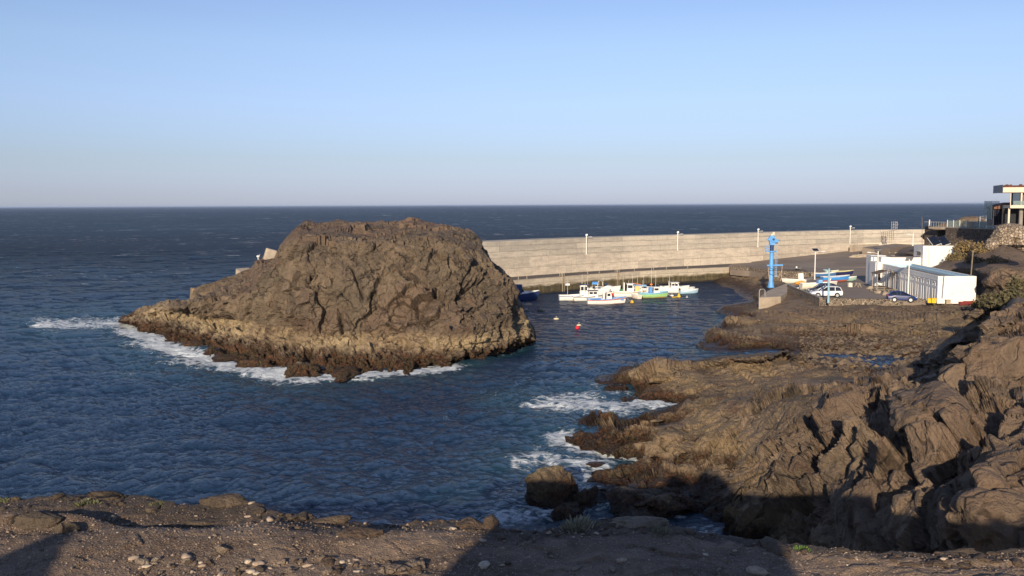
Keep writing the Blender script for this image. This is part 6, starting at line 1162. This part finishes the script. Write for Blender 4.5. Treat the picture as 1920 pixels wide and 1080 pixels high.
# rim rocks of the bluff
RR = [(1200, 982, (.42, .22, .10), 'broad flat grey rock on the rim right of the silvery bush'), (820, 966, (.34, .2, .12), 'smooth tan boulder on the rim left of the dark upright block'), (918, 990, (.13, .12, .20), 'dark upright block on the rim at the edge of the water'), (885, 988, (.2, .15, .12), 'dark rounded rock leaning against the upright block'), (425, 946, (.38, .2, .09), 'low dark dome of rock on the left part of the rim'), (200, 932, (.4, .18, .07), 'long dark outcrop farthest left on the rim'), (646, 962, (.08, .07, .09), 'small dark knob alone on the rim'), (60, 975, (.4, .16, .10), 'brown rock outcrop at the left picture edge below the rim'), (125, 985, (.18, .12, .10), 'knobbly brown rock at the right end of the left-edge outcrop'), (1560, 1022, (.3, .2, .07), 'flat grey slab on the rim in the lower right'), (1690, 1030, (.35, .2, .09), 'flat brown rock near the rim below the dark gully'), (1465, 1006, (.20, .14, .06), 'flat grey stone beside the green plant'), (1475, 1000, (.10, .07, .08), 'orange-tan stone on the rim, brightest of the right part'), (417, 1032, (.10, .08, .07), 'pale rounded stone lying alone on the sunny gravel'), (528, 1055, (.07, .06, .045), 'pale stone on the gravel with a shadow at its right'), (735, 1072, (.22, .15, .09), 'large grey stone at the bottom edge in the shaded gravel'), (775, 1066, (.18, .12, .09), 'brown angular stone beside the large grey one at the bottom edge'), (675, 1002, (.3, .16, .10), 'brown knobbly rock half sunk in the gravel left of centre'), (370, 985, (.3, .14, .07), 'low dark rock at the upper edge of the sunny gravel'), (1870, 1032, (.5, .2, .08), 'flat dark rock at the lower right corner of the rim')]
M_TAN = rockmat('tan_stone', (.20, .15, .11), (.33, .26, .19), (.50, .40, .30), algae=-5, wet=-6, red=.02, crackscale=4, fine=4)
for i, (px, py, s, lb) in enumerate(RR): rock('rim_rock', M_TAN if any(w_ in lb for w_ in ('pale', 'tan', 'orange', 'grey')) else M_BOULD, fg(px, py, s[2] * .15), tuple(v * .85 for v in s), 200 + i, .25 * math.sin(i * 2.3), 4, .7, label=lb, cat='rock')
# loose stones: a few hundred in sight
base = []
for k_ in range(7):
    o = rock('stone', (mat('bleached_stone', (.55, .45, .33), .9, var=.35, scale=2), M_TAN, mat('buff_stone', (.42, .32, .23), .9, var=.35, scale=2), M_TAN)[k_] if k_ < 4 else M_BOULD, (0, 0, -50), (1, .8, .6), 300 + k_, 0, 2, 1.); base.append(o)
g = np.random.RandomState(11); cnt = 0; first = [True] * 7
L1 = 'small loose stone lying on the gravel in front of the rim'
zones = [(250, 800, 1046, 1078, 105, .036), (0, 900, 960, 1000, 50, .028), (60, 640, 995, 1045, 22, .018), (780, 1180, 985, 1020, 30, .022), (900, 1500, 1030, 1078, 25, .025), (1200, 1560, 985, 1040, 22, .02), (1500, 1910, 1035, 1078, 20, .018), (150, 640, 925, 950, 14, .03)]
for a, b2, c_, d_, n_, s_ in zones:
    for _ in range(n_):
        px = g.uniform(a, b2); py = g.uniform(c_, d_); s = s_ * g.lognormal(0, .45); k_ = g.randint(4) if g.rand() < .75 else 4 + g.randint(3)
        q = fg(px, py, s * .25); o = base[k_] if first[k_] else dup(base[k_]); first[k_] = False
        o.location = tuple(float(v) for v in q); o.scale = (s * g.uniform(.9, 1.4), s, s * g.uniform(.7, 1.1)); o.rotation_euler = (0, 0, g.uniform(0, 6.3)); tag(o, L1, 'stone', 'small stones strewn on the gravel')
# darker broken rock along the rim
for _ in range(150):
    px = g.uniform(-10, 1930); py = float(np.interp(px, RIM[:, 0], RIM[:, 1])) + g.uniform(1, 26) ** 1.0; s = .05 * g.lognormal(0, .5)
    o = dup(base[4 + g.randint(3)]); o.name = 'rock_fragment'; q = fg(px, py, s * .1); o.location = tuple(float(v) for v in q); o.scale = (s * g.uniform(1, 1.8), s, s * g.uniform(.5, .9)); o.rotation_euler = (0, 0, g.uniform(0, 6.3)); tag(o, 'dark angular rock fragment lying along the rim of the bluff', 'rock fragment', 'dark rock fragments along the rim')
# pebbles: too many to count
v = []; f = []; ico = [(0, 0, .7), (.9, 0, .05), (.28, .86, .0), (-.73, .53, .05), (-.73, -.53, 0), (.28, -.86, .05)]
N_ = 17000; px = g.uniform(-40, 1960, N_); py = g.uniform(930, 1086, N_); qq = P(px, py, 12.45); x = qq[:, 0]; y = qq[:, 1]; rd = np.interp(x / y, _ru, _rd); ok = y < rd - .03; x = x[ok]; y = y[ok]; z = zfore(x, y); ss = .0075 * g.lognormal(0, .5, len(x))
for i in range(len(x)):
    a = g.uniform(0, 6.28); c_, s_ = math.cos(a) * ss[i], math.sin(a) * ss[i]; b0 = len(v)
    v += [(x[i] + p[0] * c_ - p[1] * s_, y[i] + p[0] * s_ + p[1] * c_, z[i] + .006 + p[2] * ss[i]) for p in ico]; f += [(b0, b0 + 1 + k_, b0 + 1 + (k_ + 1) % 5) for k_ in range(5)]
me = bpy.data.meshes.new('pebbles'); me.from_pydata(v, [], f); m, t, b = newmat('pebble_mix'); k = NT(t); oc = k.vor(k.pos(), 25, 'F1', 1); k.l(k.mix(k.sep(oc)[0], (.10, .07, .05), (.38, .28, .2)), b.inputs['Base Color']); b.inputs['Roughness'].default_value = .9
o = link(me, 'pebbles', m); tag(o, kind='stuff', cat='pebbles', label='countless small pebbles covering the brown gravel of the foreground')
# cobbles on the shelf beach and round the pool
bx = []; v = []; f = []
V_, nr_, nc_, gx_, gy_ = coast; G3 = V_.reshape(nr_, nc_, 3); dodec = [(0, 0, .6), (.9, 0, .1), (.28, .86, 0), (-.73, .53, .1), (-.73, -.53, 0), (.28, -.86, .1), (.5, .3, .5), (-.5, .2, .5), (0, -.6, .45)]
for _ in range(5200):
    z_ = g.rand()
    if z_ < .7: px_ = g.uniform(1500, 1760); py_ = g.uniform(612, 690)
    else: px_ = g.uniform(1690, 1850); py_ = g.uniform(572, 600)
    i = int(np.argmin(abs(gy_ - py_))); j = int(np.argmin(abs(gx_ - px_))); q = G3[i, j]; s = .13 * g.lognormal(0, .45) * (1 if z_ < .7 else .7)
    if py_ > 655: s *= 1.4
    a = g.uniform(0, 6.28); c_, s2 = math.cos(a) * s * 1.3, math.sin(a) * s * 1.3; b0 = len(v); zz = max(q[2], -.1)
    v += [(q[0] + p[0] * c_ - p[1] * s2, q[1] + p[0] * s2 + p[1] * c_, zz + p[2] * s) for p in ico]; f += [(b0, b0 + 1 + k_, b0 + 1 + (k_ + 1) % 5) for k_ in range(5)]
me = bpy.data.meshes.new('cobbles'); me.from_pydata(v, [], f); m, t, b = newmat('cobble_mix'); k = NT(t); oc = k.vor(k.pos(), 2.2, 'F1', 1); k.l(k.mix(k.sep(oc)[0], (.045, .032, .022), (.20, .145, .09)), b.inputs['Base Color']); b.inputs['Roughness'].default_value = .8
o = link(me, 'cobbles', m); tag(o, kind='stuff', cat='cobbles', label='countless brown cobbles on the low shelf beach around the tidal pool')
# coastal plants
shrub(fg(1085, 990, -.02), (.24, .2, .16), .12, 420, (.30, .27, .18), 7, 'pale silvery succulent bush on the rim at the centre bottom', None, True, 'succulent_bush')
for i, (px, py, s, col, lb) in enumerate(((1235, 1000, .18, (.20, .19, .12), 'low grey-green succulent right of the silvery bush'), (1505, 1030, .10, (.12, .22, .04), 'small bright green leafy plant near the rim in the lower right'), (1427, 1006, .10, (.28, .27, .17), 'pale dead-looking plant left of the bright green one'), (165, 945, .16, (.17, .17, .08), 'low olive plant on the left rim, nearest the outcrop'), (295, 946, .12, (.17, .17, .08), 'low olive plant on the left rim, right of the larger one'), (8, 940, .10, (.17, .18, .08), 'small olive plant at the left picture edge'), (605, 1000, .035, (.22, .24, .14), 'tiny grey-green plant alone on the middle gravel'), (1130, 985, .08, (.25, .23, .14), 'tiny silvery tuft between the bush and the flat grey rock'), (1370, 1000, .16, (.13, .10, .06), 'dry brown tuft in the shade left of the pale dead plant'))):
    shrub(fg(px, py, -.01), (s, s * .8, s * .55), s * .45, 160, col, 20 + i, lb, None, True, 'succulent')
for o in scn.objects:
    if o.parent is None and 'label' in o and not 4 <= len(o['label'].split()) <= 16: print('LABEL', len(o['label'].split()), o['label'])
